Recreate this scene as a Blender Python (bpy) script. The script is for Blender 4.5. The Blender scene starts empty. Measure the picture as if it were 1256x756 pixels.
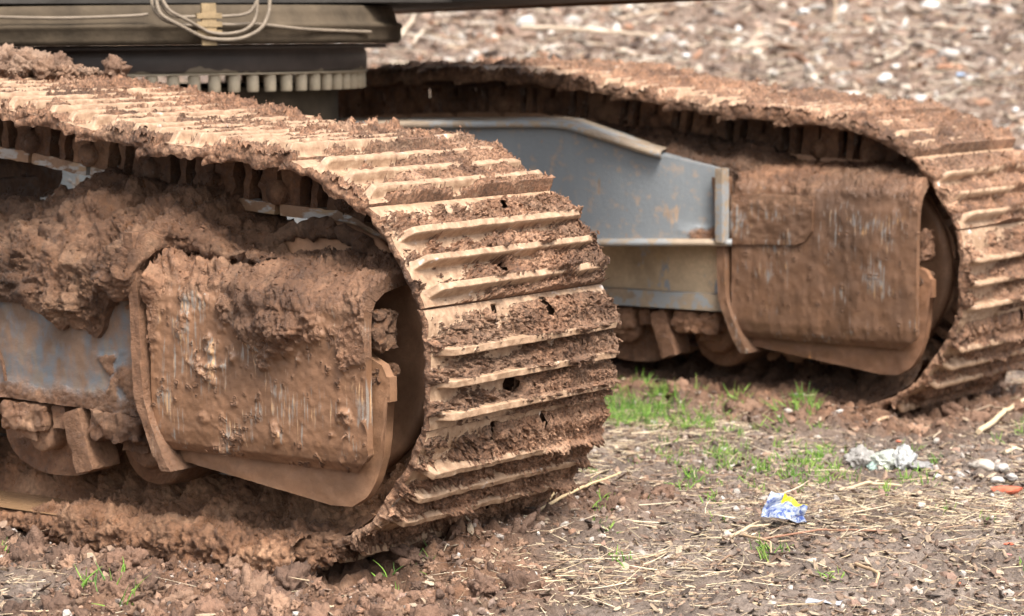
import bpy, math, random
import numpy as np
from mathutils import Vector, Matrix
random.seed(7); RNG = np.random.default_rng(11)
SC = bpy.context.scene; COL = SC.collection
R_ = math.radians

# ------------------------------------------------------------------ camera, light, exposure
CAM = np.array([3.0726, -3.4301, 0.9345])
c_r = Vector((0.80794, 0.58918, -0.00993)); c_u = Vector((-0.05412, 0.09097, 0.99438)); c_d = Vector((-0.58678, 0.80286, -0.10538))
cd = bpy.data.cameras.new('camera'); cam = bpy.data.objects.new('camera', cd); COL.objects.link(cam)
mw = Matrix((c_r, c_u, -c_d)).transposed().to_4x4(); mw.translation = Vector(CAM)
cam.matrix_world = mw
cd.sensor_width = 36; cd.lens = 3070.1 / 1256 * 36; cd.clip_start = 0.05; cd.clip_end = 600
cd.dof.use_dof = True; cd.dof.focus_distance = 4.5; cd.dof.aperture_fstop = 5.6
SC.camera = cam

SUN_EL, SUN_AZ = R_(55), math.atan2(-0.48, 0.88)      # direction the light comes from, azimuth from +X
world = bpy.data.worlds.new('World'); SC.world = world; world.use_nodes = True
wn = world.node_tree; wn.nodes.clear()
sky = wn.nodes.new('ShaderNodeTexSky'); sky.sky_type = 'NISHITA'; sky.sun_disc = False
sky.sun_elevation = SUN_EL; sky.sun_rotation = math.pi / 2 - SUN_AZ
sky.air_density = 1.0; sky.dust_density = 5.0; sky.ozone_density = 1.0
hs = wn.nodes.new('ShaderNodeHueSaturation'); hs.inputs['Saturation'].default_value = 0.3
bg = wn.nodes.new('ShaderNodeBackground'); bg.inputs['Strength'].default_value = 0.15
wo = wn.nodes.new('ShaderNodeOutputWorld')
wn.links.new(sky.outputs[0], hs.inputs['Color']); wn.links.new(hs.outputs[0], bg.inputs[0]); wn.links.new(bg.outputs[0], wo.inputs[0])
sl = bpy.data.lights.new('sun', 'SUN'); sl.energy = 3.0; sl.angle = R_(24); sl.color = (1.0, 0.93, 0.84)
so = bpy.data.objects.new('sun', sl); COL.objects.link(so)
sd = Vector((math.cos(SUN_AZ) * math.cos(SUN_EL), math.sin(SUN_AZ) * math.cos(SUN_EL), math.sin(SUN_EL)))
so.rotation_euler = sd.to_track_quat('Z', 'Y').to_euler(); so.location = (4, -4, 6)
SC.view_settings.view_transform = 'Standard'; SC.view_settings.look = 'None'
SC.view_settings.gamma = 1; SC.view_settings.exposure = 0.96; SC.view_settings.use_curve_mapping = False

# ------------------------------------------------------------------ noise
_p = RNG.permutation(256).astype(np.int32); PERM = np.concatenate([_p, _p, _p])
_g = RNG.normal(size=(256, 3)).astype(np.float32); GR = _g / np.linalg.norm(_g, axis=1, keepdims=True)
def pn(P):
    P = np.asarray(P, np.float32); sh = P.shape[:-1]; P = P.reshape(-1, 3)
    i = np.floor(P).astype(np.int32); f = P - i; i &= 255
    w = f * f * f * (f * (f * 6 - 15) + 10)
    def g(dx, dy, dz):
        h = PERM[PERM[PERM[i[:, 0] + dx] + i[:, 1] + dy] + i[:, 2] + dz]
        q = GR[h]
        return q[:, 0] * (f[:, 0] - dx) + q[:, 1] * (f[:, 1] - dy) + q[:, 2] * (f[:, 2] - dz)
    x, y, z = w[:, 0], w[:, 1], w[:, 2]
    a = g(0, 0, 0); a += x * (g(1, 0, 0) - a); b = g(0, 1, 0); b += x * (g(1, 1, 0) - b)
    a += y * (b - a)
    c = g(0, 0, 1); c += x * (g(1, 0, 1) - c); d = g(0, 1, 1); d += x * (g(1, 1, 1) - d)
    c += y * (d - c)
    return (a + z * (c - a)).reshape(sh) * 1.5
def fbm(P, s, octv=3, gain=0.5, off=0.0):
    P = np.asarray(P, np.float32) * s + off; o = 0; a = 1.0
    for k in range(octv):
        o = o + a * pn(P); P = P * 2.03 + 17.3; a *= gain
    return o
def billow(P, s, octv=2, off=0.0, gain=0.5):
    P = np.asarray(P, np.float32) * s + off; o = 0; a = 1.0
    for k in range(octv):
        o = o + a * np.abs(pn(P)); P = P * 2.1 + 9.7; a *= gain
    return o
def sstep(a, b, x):
    t = np.clip((x - a) / (b - a), 0, 1); return t * t * (3 - 2 * t)
def crumple(P, off=0.0):
    """lumpy crumbly mud relief, about 0..1"""
    P = np.asarray(P, np.float32)
    Q = P + 0.006 * np.stack([pn(P * 60 + off), pn(P * 60 + off + 31), pn(P * 60 + off + 77)], -1)
    return 0.55 * (0.5 + 0.5 * fbm(Q, 28, 2, off=off)) + 0.85 * billow(Q, 75, 2, off=off + 5, gain=.6) + 0.35 * billow(Q, 220, 1, off=off + 8)

# ------------------------------------------------------------------ materials
def nodes(name):
    m = bpy.data.materials.new(name); m.use_nodes = True; t = m.node_tree; t.nodes.clear()
    out = t.nodes.new('ShaderNodeOutputMaterial'); b = t.nodes.new('ShaderNodeBsdfPrincipled')
    t.links.new(b.outputs[0], out.inputs[0])
    return m, t, b
def N(t, typ, **kw):
    n = t.nodes.new(typ)
    for k, v in kw.items(): setattr(n, k, v)
    return n
def noise(t, vec, scale, detail=4, rough=0.6, dist=0.0):
    n = N(t, 'ShaderNodeTexNoise'); n.inputs['Scale'].default_value = scale; n.inputs['Detail'].default_value = detail
    n.inputs['Roughness'].default_value = rough; n.inputs['Distortion'].default_value = dist
    t.links.new(vec, n.inputs['Vector']); return n.outputs['Fac']
def ramp(t, fac, stops):
    r = N(t, 'ShaderNodeValToRGB'); e = r.color_ramp.elements
    while len(e) < len(stops): e.new(0.5)
    for k, (p, c) in enumerate(stops):
        e[k].position = p; e[k].color = (*c, 1) if len(c) == 3 else c
    t.links.new(fac, r.inputs[0]); return r.outputs[0]
def mix(t, fac, a, b, typ='MIX'):
    n = N(t, 'ShaderNodeMix', data_type='RGBA', blend_type=typ)
    for s, v in ((n.inputs[0], fac), (n.inputs[6], a), (n.inputs[7], b)):
        if hasattr(v, 'is_linked'): t.links.new(v, s)
        elif isinstance(v, (int, float)): s.default_value = v
        else: s.default_value = (*v, 1)
    return n.outputs[2]
def math_(t, op, a, b=None, clamp=False):
    n = N(t, 'ShaderNodeMath', operation=op, use_clamp=clamp)
    for s, v in zip(n.inputs, (a, b)):
        if v is None: continue
        if hasattr(v, 'is_linked'): t.links.new(v, s)
        else: s.default_value = v
    return n.outputs[0]
def coords(t, scale=None):
    c = N(t, 'ShaderNodeTexCoord').outputs['Object']
    if scale:
        m = N(t, 'ShaderNodeMapping'); m.inputs['Scale'].default_value = scale; t.links.new(c, m.inputs[0]); return m.outputs[0]
    return c
def attr(t, name, out='Fac'):
    a = N(t, 'ShaderNodeAttribute', attribute_name=name); return a.outputs[out]
def bump(t, b, h, dist, strength=1.0):
    n = N(t, 'ShaderNodeBump'); n.inputs['Distance'].default_value = dist; n.inputs['Strength'].default_value = strength
    t.links.new(h, n.inputs['Height']); t.links.new(n.outputs[0], b.inputs['Normal'])
G = lambda v: (v, v, v)

MUD_D, MUD_M, MUD_L = (0.105, 0.051, 0.028), (0.200, 0.104, 0.059), (0.33, 0.198, 0.125)
def mud_color(t, v):
    a = noise(t, v, 9, 5, 0.65); b = noise(t, v, 70, 4, 0.7)
    c = ramp(t, a, [(0.32, MUD_D), (0.5, MUD_M), (0.70, MUD_L)])
    k = ramp(t, b, [(0.3, G(0.6)), (0.7, G(1.3))])
    c = mix(t, 1.0, c, ramp(t, noise(t, v, 3.2, 3, 0.55), [(.36, G(.58)), (.5, G(.95)), (.64, G(1.18))]), 'MULTIPLY')
    return mix(t, 1.0, c, k, 'MULTIPLY')
def mud_height(t, v):
    h1 = noise(t, v, 120, 6, 0.7, 0.6); h2 = noise(t, v, 420, 4, 0.7, 0.4)
    return math_(t, 'ADD', math_(t, 'MULTIPLY', h1, 1.0), math_(t, 'MULTIPLY', h2, 0.5))
def wet_rough(t, v, lo=0.26, hi=0.85):
    return ramp(t, noise(t, v, 36, 4, 0.6), [(0.38, G(lo)), (0.56, G(hi))])

def mat_mud(name, shift=(1, 1, 1)):
    m, t, b = nodes(name); v = coords(t)
    c = mix(t, 1.0, mud_color(t, v), shift, 'MULTIPLY'); t.links.new(c, b.inputs['Base Color'])
    t.links.new(wet_rough(t, v), b.inputs['Roughness']); bump(t, b, mud_height(t, v), 0.010, 1.0)
    b.inputs['Specular IOR Level'].default_value = 0.5
    return m
def mat_shoe():
    """mud, with smooth ochre clay and rubbed steel where the mud is thin"""
    m, t, b = nodes('shoe_mud'); v = coords(t); k = attr(t, 'mud')
    mc = mix(t, 1.0, mud_color(t, v), ramp(t, noise(t, v, 150, 3, .7), [(.34, G(.45)), (.52, G(1.0)), (.68, G(1.4))]), 'MULTIPLY')
    mud = mix(t, 1.0, mc, (1.40, 1.42, 1.44), 'MULTIPLY')
    pale = ramp(t, noise(t, v, 55, 4, 0.65), [(0.32, (0.25, 0.150, 0.090)), (0.58, (0.395, 0.262, 0.168)), (0.8, (0.54, 0.40, 0.28))])
    steel = ramp(t, noise(t, v, 23, 3, 0.6), [(0.66, (0, 0, 0)), (0.72, (1, 1, 1))])
    pale = mix(t, steel, pale, (0.55, 0.50, 0.46))
    kk = math_(t, 'ADD', k, math_(t, 'MULTIPLY', math_(t, 'SUBTRACT', noise(t, v, 45, 5, 0.7), 0.42), 1.3), True)
    kk = ramp(t, kk, [(0.3, G(0)), (0.6, G(1))])
    t.links.new(mix(t, kk, pale, mud), b.inputs['Base Color'])
    t.links.new(mix(t, kk, G(0.48), wet_rough(t, v, 0.4, 0.9)), b.inputs['Roughness'])
    h = math_(t, 'MULTIPLY', mud_height(t, v), math_(t, 'ADD', math_(t, 'MULTIPLY', kk, 0.9), 0.25))
    bump(t, b, h, 0.006, 0.9)
    return m
def mat_film(name, film, paint, film_amount, rust=(0.36, 0.17, 0.06), streak=(120, 120, 11), soft=.035):
    """painted steel under a film of mud: paint shows in vertical rubbed streaks; 'mud' attribute = thick mud"""
    m, t, b = nodes(name); v = coords(t); vs = coords(t, streak); k = attr(t, 'mud')
    base = ramp(t, noise(t, v, 12, 4, 0.6), [(0.3, tuple(x * 0.8 for x in film)), (0.7, tuple(x * 1.25 for x in film))])
    base = mix(t, ramp(t, noise(t, v, 90, 3, 0.6), [(0.35, G(0)), (0.7, G(0.55))]), base, tuple(x * 0.7 for x in film))
    base = mix(t, 1.0, base, ramp(t, noise(t, v, 4.0, 3, 0.55), [(.36, G(.66)), (.5, G(1.0)), (.64, G(1.22))]), 'MULTIPLY')
    s1 = noise(t, vs, 1.25, 4, 0.6); s2 = noise(t, v, 9, 3, 0.5); s3 = noise(t, vs, 1.0, 3, 0.6)
    sel = math_(t, 'ADD', math_(t, 'MULTIPLY', s1, 0.55), math_(t, 'MULTIPLY', s2, 0.6))
    lo = 0.74 - 0.2 * film_amount
    pf = ramp(t, sel, [(lo, G(0)), (lo + soft, G(1))])
    pcol = mix(t, ramp(t, s3, [(0.5, G(0)), (0.6, G(1))]), paint, rust)
    pcol = mix(t, ramp(t, noise(t, v, 40, 3, 0.6), [(0.55, G(0)), (0.7, G(0.7))]), pcol, film)
    pcol = mix(t, ramp(t, noise(t, coords(t, (1, 1, .45)), 55, 4, 0.7), [(0.67, G(0)), (0.72, G(0.7))]), pcol, (0.30, 0.145, 0.06))
    c = mix(t, pf, base, pcol)
    kk = ramp(t, math_(t, 'ADD', k, math_(t, 'MULTIPLY', math_(t, 'SUBTRACT', noise(t, v, 80, 4, 0.7), 0.5), 0.5), True), [(0.3, G(0)), (0.6, G(1))])
    c = mix(t, kk, c, mix(t, 1.0, mud_color(t, v), (1.0, 0.97, 0.93), 'MULTIPLY'))
    t.links.new(c, b.inputs['Base Color'])
    t.links.new(mix(t, kk, ramp(t, noise(t, v, 20, 3, 0.6), [(0.35, G(0.38)), (0.65, G(0.7))]), wet_rough(t, v)), b.inputs['Roughness'])
    h = math_(t, 'MULTIPLY', mud_height(t, v), math_(t, 'ADD', math_(t, 'MULTIPLY', kk, 0.85), 0.22))
    bump(t, b, h, 0.005, 0.9)
    return m
def mat_flat(name, col, rough=0.6, metal=0.0, var=0.25, scale=14, bmp=0.0015):
    m, t, b = nodes(name); v = coords(t)
    c = ramp(t, noise(t, v, scale, 5, 0.65), [(0.3, tuple(x * (1 - var) for x in col)), (0.7, tuple(min(1, x * (1 + var)) for x in col))])
    t.links.new(c, b.inputs['Base Color']); b.inputs['Roughness'].default_value = rough; b.inputs['Metallic'].default_value = metal; b.inputs['Specular IOR Level'].default_value = .25
    bump(t, b, noise(t, v, scale * 8, 4, 0.6), bmp)
    return m
def mat_tint(name, rough=0.75, scale=160, trans=0.0, bmp=0.002):
    """colour from the item's own 'tint' attribute, with fine mottling"""
    m, t, b = nodes(name); v = coords(t)
    k = ramp(t, noise(t, v, scale, 4, 0.65), [(0.3, G(0.72)), (0.7, G(1.18))])
    c = mix(t, 1.0, attr(t, 'tint', 'Color'), k, 'MULTIPLY'); t.links.new(c, b.inputs['Base Color'])
    b.inputs['Roughness'].default_value = rough
    if trans: b.inputs['Subsurface Weight'].default_value = 0
    if bmp: bump(t, b, noise(t, v, scale * 1.5, 4, 0.7), bmp)
    return m
def mat_ground():
    m, t, b = nodes('soil'); v = coords(t); k = attr(t, 'mud'); far = attr(t, 'bank')
    a = noise(t, v, 3.5, 6, 0.65); f = noise(t, v, 60, 6, 0.75, 0.8); g = noise(t, v, 240, 4, 0.7)
    soil = ramp(t, a, [(0.3, (0.105, 0.074, 0.058)), (0.5, (0.205, 0.155, 0.124)), (0.68, (0.34, 0.27, 0.225))])
    soil = mix(t, 1.0, soil, ramp(t, f, [(0.32, G(0.5)), (0.5, G(1.0)), (0.7, G(1.45))]), 'MULTIPLY')
    soil = mix(t, ramp(t, g, [(0.62, G(0)), (0.72, G(0.6))]), soil, (0.36, 0.28, 0.21))
    bank = ramp(t, f, [(0.3, (0.10, 0.065, 0.048)), (0.5, (0.22, 0.155, 0.118)), (0.7, (0.36, 0.28, 0.225))])
    soil = mix(t, far, soil, bank)
    c = mix(t, k, soil, mud_color(t, v)); t.links.new(c, b.inputs['Base Color'])
    t.links.new(mix(t, k, G(0.88), wet_rough(t, v, 0.45, 0.9)), b.inputs['Roughness'])
    bump(t, b, mud_height(t, v), 0.009, 1.0)
    return m

M = {}
M['mud'] = mat_mud('caked_mud', (1.0, .98, .94)); M['mud_dark'] = mat_mud('darker_mud', (0.62, 0.6, 0.58)); M['mud_wet'] = mat_mud('churned_mud', (1.7, 1.68, 1.62))  # mud_dark is the same mud with a darker multiplier
M['shoe'] = mat_shoe()
M['cover'] = mat_film('muddy_cover', (0.205, 0.107, 0.058), (0.24, 0.205, 0.175), 0.50, (0.46, 0.28, 0.15), (130, 130, 10), .06)
M['panel'] = mat_film('frame_panel', (0.20, 0.125, 0.083), (0.125, 0.135, 0.148), 1.2, (0.17, 0.14, 0.115), (30, 30, 16), .16)
M['leg'] = mat_film('grey_paint', (0.30, 0.22, 0.16), (0.160, 0.175, 0.187), 1.55, (0.17, 0.185, 0.195), (30, 30, 5))
M['beige'] = mat_film('beige_paint', (0.50, 0.375, 0.245), (0.28, 0.30, 0.33), 0.45, (0.45, 0.33, 0.2), (30, 30, 14))
M['worn'] = mat_film('worn_edge', (0.27, 0.205, 0.145), (0.24, 0.25, 0.255), 0.9, (0.30, 0.23, 0.16), (25, 25, 25))
M['disc'] = mat_film('wheel_mud', (0.42, 0.235, 0.140), (0.44, 0.26, 0.16), 0.3, (0.50, 0.30, 0.17), (8, 8, 8))
M['ring'] = mat_flat('ring_paint', (0.070, 0.052, 0.034), 0.85, 0, 0.4, 9)
M['ring_dark'] = mat_flat('ring_grease', (0.055, 0.042, 0.036), 0.5, 0, 0.3, 9)
M['bolt'] = mat_flat('bolt_paint', (0.46, 0.385, 0.28), 0.55, 0, 0.14, 25)
M['deck'] = mat_flat('deck_paint', (0.045, 0.040, 0.036), 0.6, 0, 0.3, 8)
M['rim'] = mat_flat('rusty_rim', (0.20, 0.10, 0.05), 0.7, 0, 0.3, 20)
def mat_ring_band():
    m, t, b = nodes('ring_band'); v = coords(t); sx = N(t, 'ShaderNodeSeparateXYZ'); t.links.new(v, sx.inputs[0])
    k = math_(t, 'SUBTRACT', noise(t, coords(t, (1, 1, .3)), 7, 3, .6), math_(t, 'MULTIPLY', math_(t, 'SUBTRACT', sx.outputs[2], .868), 9.0))
    k = ramp(t, k, [(.44, G(0)), (.46, G(1))]); d = ramp(t, noise(t, v, 12, 4), [(.3, (.042, .032, .028)), (.7, (.075, .058, .05))])
    t.links.new(mix(t, k, d, (.22, .18, .13)), b.inputs['Base Color']); b.inputs['Roughness'].default_value = .55; return m
M['ring_band'] = mat_ring_band()
M['hose'] = mat_flat('hose_rubber', (0.20, 0.16, 0.12), 0.55, 0, 0.2, 30)
M['bracket'] = mat_flat('bracket_paint', (0.25, 0.18, 0.10), 0.6, 0, 0.3, 30)
M['rail'] = mat_film('rail_steel', (0.26, 0.15, 0.085), (0.42, 0.40, 0.38), 0.9, (0.36, 0.24, 0.14), (12, 25, 40))
M['ground'] = mat_ground()
M['tint'] = mat_tint('litter'); M['fibre'] = mat_tint('straw_fibre', 0.7, 300, bmp=0); M['stone'] = mat_tint('stone', 0.8, 60, bmp=0.004)
M['clod'] = mat_tint('clod', 0.8, 90, bmp=0.006)

# ------------------------------------------------------------------ mesh builders
def mesh(name, V, F, mat, parent=None, attrs=None, smooth=True):
    """V (n,3), F list of (m,k) index arrays"""
    V = np.asarray(V, np.float32); me = bpy.data.meshes.new(name)
    F = [np.asarray(f, np.int32) for f in (F if isinstance(F, list) else [F]) if len(f)]
    me.vertices.add(len(V)); me.vertices.foreach_set('co', V.ravel())
    loops = np.concatenate([f.ravel() for f in F]); tot = np.concatenate([np.full(len(f), f.shape[1], np.int32) for f in F])
    st = np.concatenate([[0], np.cumsum(tot)[:-1]]).astype(np.int32)
    me.loops.add(len(loops)); me.loops.foreach_set('vertex_index', loops)
    me.polygons.add(len(tot)); me.polygons.foreach_set('loop_start', st)
    me.polygons.foreach_set('use_smooth', np.full(len(tot), smooth) if np.isscalar(smooth) else smooth)
    for k, a in (attrs or {}).items():
        a = np.asarray(a, np.float32)
        if a.ndim == 1:
            me.attributes.new(k, 'FLOAT', 'POINT').data.foreach_set('value', a)
        else:
            me.attributes.new(k, 'FLOAT_COLOR', 'POINT').data.foreach_set('color', np.concatenate([a, np.ones((len(a), 1), np.float32)], 1).ravel())
    me.update(calc_edges=True); me.validate()
    me.materials.append(mat)
    o = bpy.data.objects.new(name, me); COL.objects.link(o)
    if parent: o.parent = parent
    return o
class MB:
    """collects pieces into one mesh"""
    def __init__(s): s.V = []; s.F = []; s.n = 0; s.A = []; s.S = []
    def add(s, V, F, a=0.0, sm=True):
        V = np.asarray(V, np.float32).reshape(-1, 3)
        for f in (F if isinstance(F, list) else [F]):
            if len(f): s.F.append(np.asarray(f, np.int32) + s.n); s.S.append(np.full(len(f), sm))
        s.A.append(np.full(len(V), a, np.float32) if np.isscalar(a) else np.asarray(a, np.float32).ravel()); s.V.append(V); s.n += len(V); return s
    def build(s, name, mat, parent=None, smooth=True, tint=None):
        by = {}
        bs = {}
        for f, q in zip(s.F, s.S): by.setdefault(f.shape[1], []).append(f); bs.setdefault(f.shape[1], []).append(q)
        A = np.concatenate(s.A)
        return mesh(name, np.concatenate(s.V), [np.concatenate(v) for v in by.values()], mat, parent, {'mud': A}, np.concatenate([np.concatenate(v) for v in bs.values()]) if smooth else False)
def gridF(ni, nj, flip=False, closed_i=False):
    i, j = np.meshgrid(np.arange(ni if closed_i else ni - 1), np.arange(nj - 1), indexing='ij')
    a = i * nj + j; b = ((i + 1) % ni) * nj + j
    f = np.stack([a, b, b + 1, a + 1], -1).reshape(-1, 4)
    return f[:, ::-1] if flip else f
def gnorm(P):
    du = np.gradient(P, axis=0); dv = np.gradient(P, axis=1); n = np.cross(du, dv)
    return n / (np.linalg.norm(n, axis=-1, keepdims=True) + 1e-9)
def slab(P, back, disp=None, a=0.0, mb=None, outward=None):
    """thick sheet: front grid P (ni,nj,3) pushed by disp along its normal, back grid = P - normal*back, closed round the edge"""
    mb = mb or MB(); n = gnorm(P)
    if outward is not None and (n.reshape(-1, 3) @ np.asarray(outward)).mean() < 0: n = -n
    ni, nj = P.shape[:2]
    fr = P + n * (disp[..., None] if disp is not None else 0)
    bk = P - n * back
    aa = np.broadcast_to(np.asarray(a, np.float32), (ni, nj))
    ii = np.concatenate([np.arange(ni), np.full(nj - 2, ni - 1), np.arange(ni)[::-1], np.zeros(nj - 2, int)])
    jj = np.concatenate([np.zeros(ni, int), np.arange(1, nj - 1), np.full(ni, nj - 1), np.arange(1, nj - 1)[::-1]])
    ring_f, ring_b = fr[ii, jj], bk[ii, jj]; k = len(ii); e = np.arange(k); e2 = (e + 1) % k
    mb.add(fr, gridF(ni, nj), aa)
    mb.add(np.concatenate([ring_f, ring_b]), np.stack([e, e2, e2 + k, e + k], -1), np.concatenate([aa[ii, jj], aa[ii, jj]]))
    mb.add(bk, gridF(ni, nj, True), aa)
    return mb
def xz_sheet(xs, zb, zt, y, nj):
    """grid on a plane of constant y between two outlines given as (x, z) points"""
    b = np.interp(xs, *zip(*zb)); t = np.interp(xs, *zip(*zt)); s = np.linspace(0, 1, nj)
    P = np.zeros((len(xs), nj, 3)); P[..., 0] = xs[:, None]; P[..., 2] = b[:, None] + (t - b)[:, None] * s; P[..., 1] = y
    return P
def rbox(mb, c, size, amp=0.004, res=0.02, rot=None, freq=40, a=0.0, bev=0.09):
    """box subdivided and roughened with position noise, edges eased"""
    size = np.array(size, float); n = np.maximum(2, np.ceil(size / res).astype(int) + 1); n = np.minimum(n, 60)
    for ax in range(3):
        p, q = [k for k in range(3) if k != ax]
        for sgn in (-1, 1):
            U, V = np.meshgrid(np.linspace(-.5, .5, n[p]), np.linspace(-.5, .5, n[q]), indexing='ij')
            L = np.zeros(U.shape + (3,)); L[..., p] = U * size[p]; L[..., q] = V * size[q]; L[..., ax] = sgn * size[ax] / 2
            h = size / 2; r = min(size.min() * bev, 0.02); inn = np.clip(L, -(h - r), h - r); dlt = L - inn
            ln = np.linalg.norm(dlt, axis=-1, keepdims=True); L = inn + dlt / np.maximum(ln, 1e-9) * np.minimum(ln, r)
            if rot is not None: L = L @ np.array(rot).T
            L = L + np.array(c)
            if amp:
                w = np.stack([fbm(L, freq, 3, .6, off=o) for o in (3.0, 41.0, 83.0)], -1); L = L + amp * w
            mb.add(L, gridF(n[p], n[q], (sgn < 0) ^ (ax == 1)), a)
    return mb
def lathe(mb, prof, c, axis='Z', seg=64, amp=0.0, freq=30, a0=0, a1=2 * math.pi, a=0.0):
    prof = np.array(prof, float); th = np.linspace(a0, a1, seg, endpoint=(a1 - a0) < 6.28)
    closed = (a1 - a0) >= 6.28
    r, h = prof[:, 0], prof[:, 1]; P = np.zeros((seg, len(prof), 3))
    if axis == 'Z': P[..., 0] = np.cos(th)[:, None] * r; P[..., 1] = np.sin(th)[:, None] * r; P[..., 2] = h
    else: P[..., 0] = np.cos(th)[:, None] * r; P[..., 2] = np.sin(th)[:, None] * r; P[..., 1] = h
    P = P + np.array(c)
    if amp: P = P + amp * np.stack([fbm(P, freq, 2, off=o) for o in (3.0, 41.0, 83.0)], -1)
    mb.add(P, gridF(seg, len(prof), axis != 'Z', closed), a); return mb
def tube(mb, pts, r, k=8, a=0.0):
    pts = np.array(pts, float); r = np.broadcast_to(r, len(pts)); T = np.gradient(pts, axis=0); T /= np.linalg.norm(T, axis=1, keepdims=True) + 1e-9
    up = np.array([0.13, 0.21, 0.97]); A = np.cross(T, up); A /= np.linalg.norm(A, axis=1, keepdims=True) + 1e-9; B = np.cross(T, A)
    th = np.linspace(0, 2 * math.pi, k, endpoint=False)
    P = pts[None] + (np.cos(th)[:, None, None] * A + np.sin(th)[:, None, None] * B) * r[None, :, None]
    mb.add(P, gridF(k, len(pts), False, True), a)
    n0 = mb.n; mb.add(P[:, 0], [np.arange(k)[None]], a); mb.add(P[:, -1], [np.arange(k)[None, ::-1]], a); return mb
def smooth_path(pts, n):
    pts = np.array(pts, float); k = len(pts); t = np.linspace(0, k - 1, n); i = np.clip(t.astype(int), 0, k - 2); f = (t - i)[:, None]
    g = lambda j: pts[np.clip(j, 0, k - 1)]
    a, b, c, d = g(i - 1), g(i), g(i + 1), g(i + 2)
    return 0.5 * (2 * b + (c - a) * f + (2 * a - 5 * b + 4 * c - d) * f ** 2 + (3 * b - a - 3 * c + d) * f ** 3)
def empty(name, parent=None, loc=(0, 0, 0)):
    o = bpy.data.objects.new(name, None); COL.objects.link(o); o.location = loc; o.empty_display_size = 0.1
    if parent: o.parent = parent
    return o
def tag(o, label, cat=None, group=None, kind=None):
    o['label'] = label
    if cat: o['category'] = cat
    if group: o['group'] = group
    if kind: o['kind'] = kind
    return o
def rand_rot(n, tilt=1.0):
    """random rotation matrices; tilt 1 = any orientation, small = lying flat"""
    yaw = RNG.uniform(0, 2 * np.pi, n); a = RNG.normal(0, 1, n) * tilt; b = RNG.normal(0, 1, n) * tilt
    def rx(a): z = np.zeros(n); o = np.ones(n); return np.stack([o, z, z, z, np.cos(a), -np.sin(a), z, np.sin(a), np.cos(a)], -1).reshape(n, 3, 3)
    def ry(a): z = np.zeros(n); o = np.ones(n); return np.stack([np.cos(a), z, np.sin(a), z, o, z, -np.sin(a), z, np.cos(a)], -1).reshape(n, 3, 3)
    def rz(a): z = np.zeros(n); o = np.ones(n); return np.stack([np.cos(a), -np.sin(a), z, np.sin(a), np.cos(a), z, z, z, o], -1).reshape(n, 3, 3)
    return rz(yaw) @ ry(b) @ rx(a)
def scatter(name, tmpls, loc, size, mat, tint, tilt=1.0, rot=None, parent=None, smooth=False):
    """many small pieces in one mesh: tmpls = list of (V, F); size (n,3)"""
    n = len(loc); rot = rand_rot(n, tilt) if rot is None else rot; pick = RNG.integers(0, len(tmpls), n)
    Vs, Fs, Ts = [], {}, []; base = 0
    for k, (tv, tf) in enumerate(tmpls):
        ix = np.where(pick == k)[0]
        if not len(ix): continue
        v = np.einsum('nij,nkj->nki', rot[ix], tv[None] * size[ix][:, None]) + loc[ix][:, None]
        Vs.append(v.reshape(-1, 3)); Ts.append(np.repeat(tint[ix], len(tv), 0))
        for f in tf:
            f = np.asarray(f); Fs.setdefault(f.shape[1], []).append((f[None] + (base + np.arange(len(ix)) * len(tv))[:, None, None]).reshape(-1, f.shape[1]))
        base += len(ix) * len(tv)
    return mesh(name, np.concatenate(Vs), [np.concatenate(v) for v in Fs.values()], mat, parent, {'tint': np.concatenate(Ts)}, smooth)
import bmesh
def lump(sub, seed, amp, freq=1.3, facet=0.0):
    bm = bmesh.new(); bmesh.ops.create_icosphere(bm, subdivisions=sub, radius=1)
    V = np.array([v.co[:] for v in bm.verts], np.float32); F = np.array([[v.index for v in f.verts] for f in bm.faces], np.int32); bm.free()
    V = V * (1 + amp * fbm(V, freq, 3, off=seed * 13.7)[:, None])
    if facet:
        rr = np.random.default_rng(seed)
        for k in range(9):
            d = rr.normal(size=3); d /= np.linalg.norm(d); s = V @ d; lim = 0.62 + 0.2 * rr.random(); V = V - np.maximum(s - lim, 0)[:, None] * d * facet
    return V, [F]
def ribbon(nseg, bend, twist=0.0, taper=1.0, seed=0):
    rr = np.random.default_rng(seed); x = np.linspace(-.5, .5, nseg + 1); w = 0.5 * (1 - (1 - taper) * np.abs(x * 2) ** 2)
    cy = bend * (x * x * 4 - .4) + 0.06 * rr.normal(size=nseg + 1); cz = 0.10 * rr.normal(size=nseg + 1)
    V = np.zeros((nseg + 1, 3, 3)); V[..., 0] = x[:, None]
    V[:, 0, 1] = -w; V[:, 2, 1] = w; V[:, 1, 2] = 0.5
    V[:, :, 1] += 0; Vv = V.reshape(-1, 3)
    return Vv, [gridF(nseg + 1, 3)], cy, cz
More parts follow.
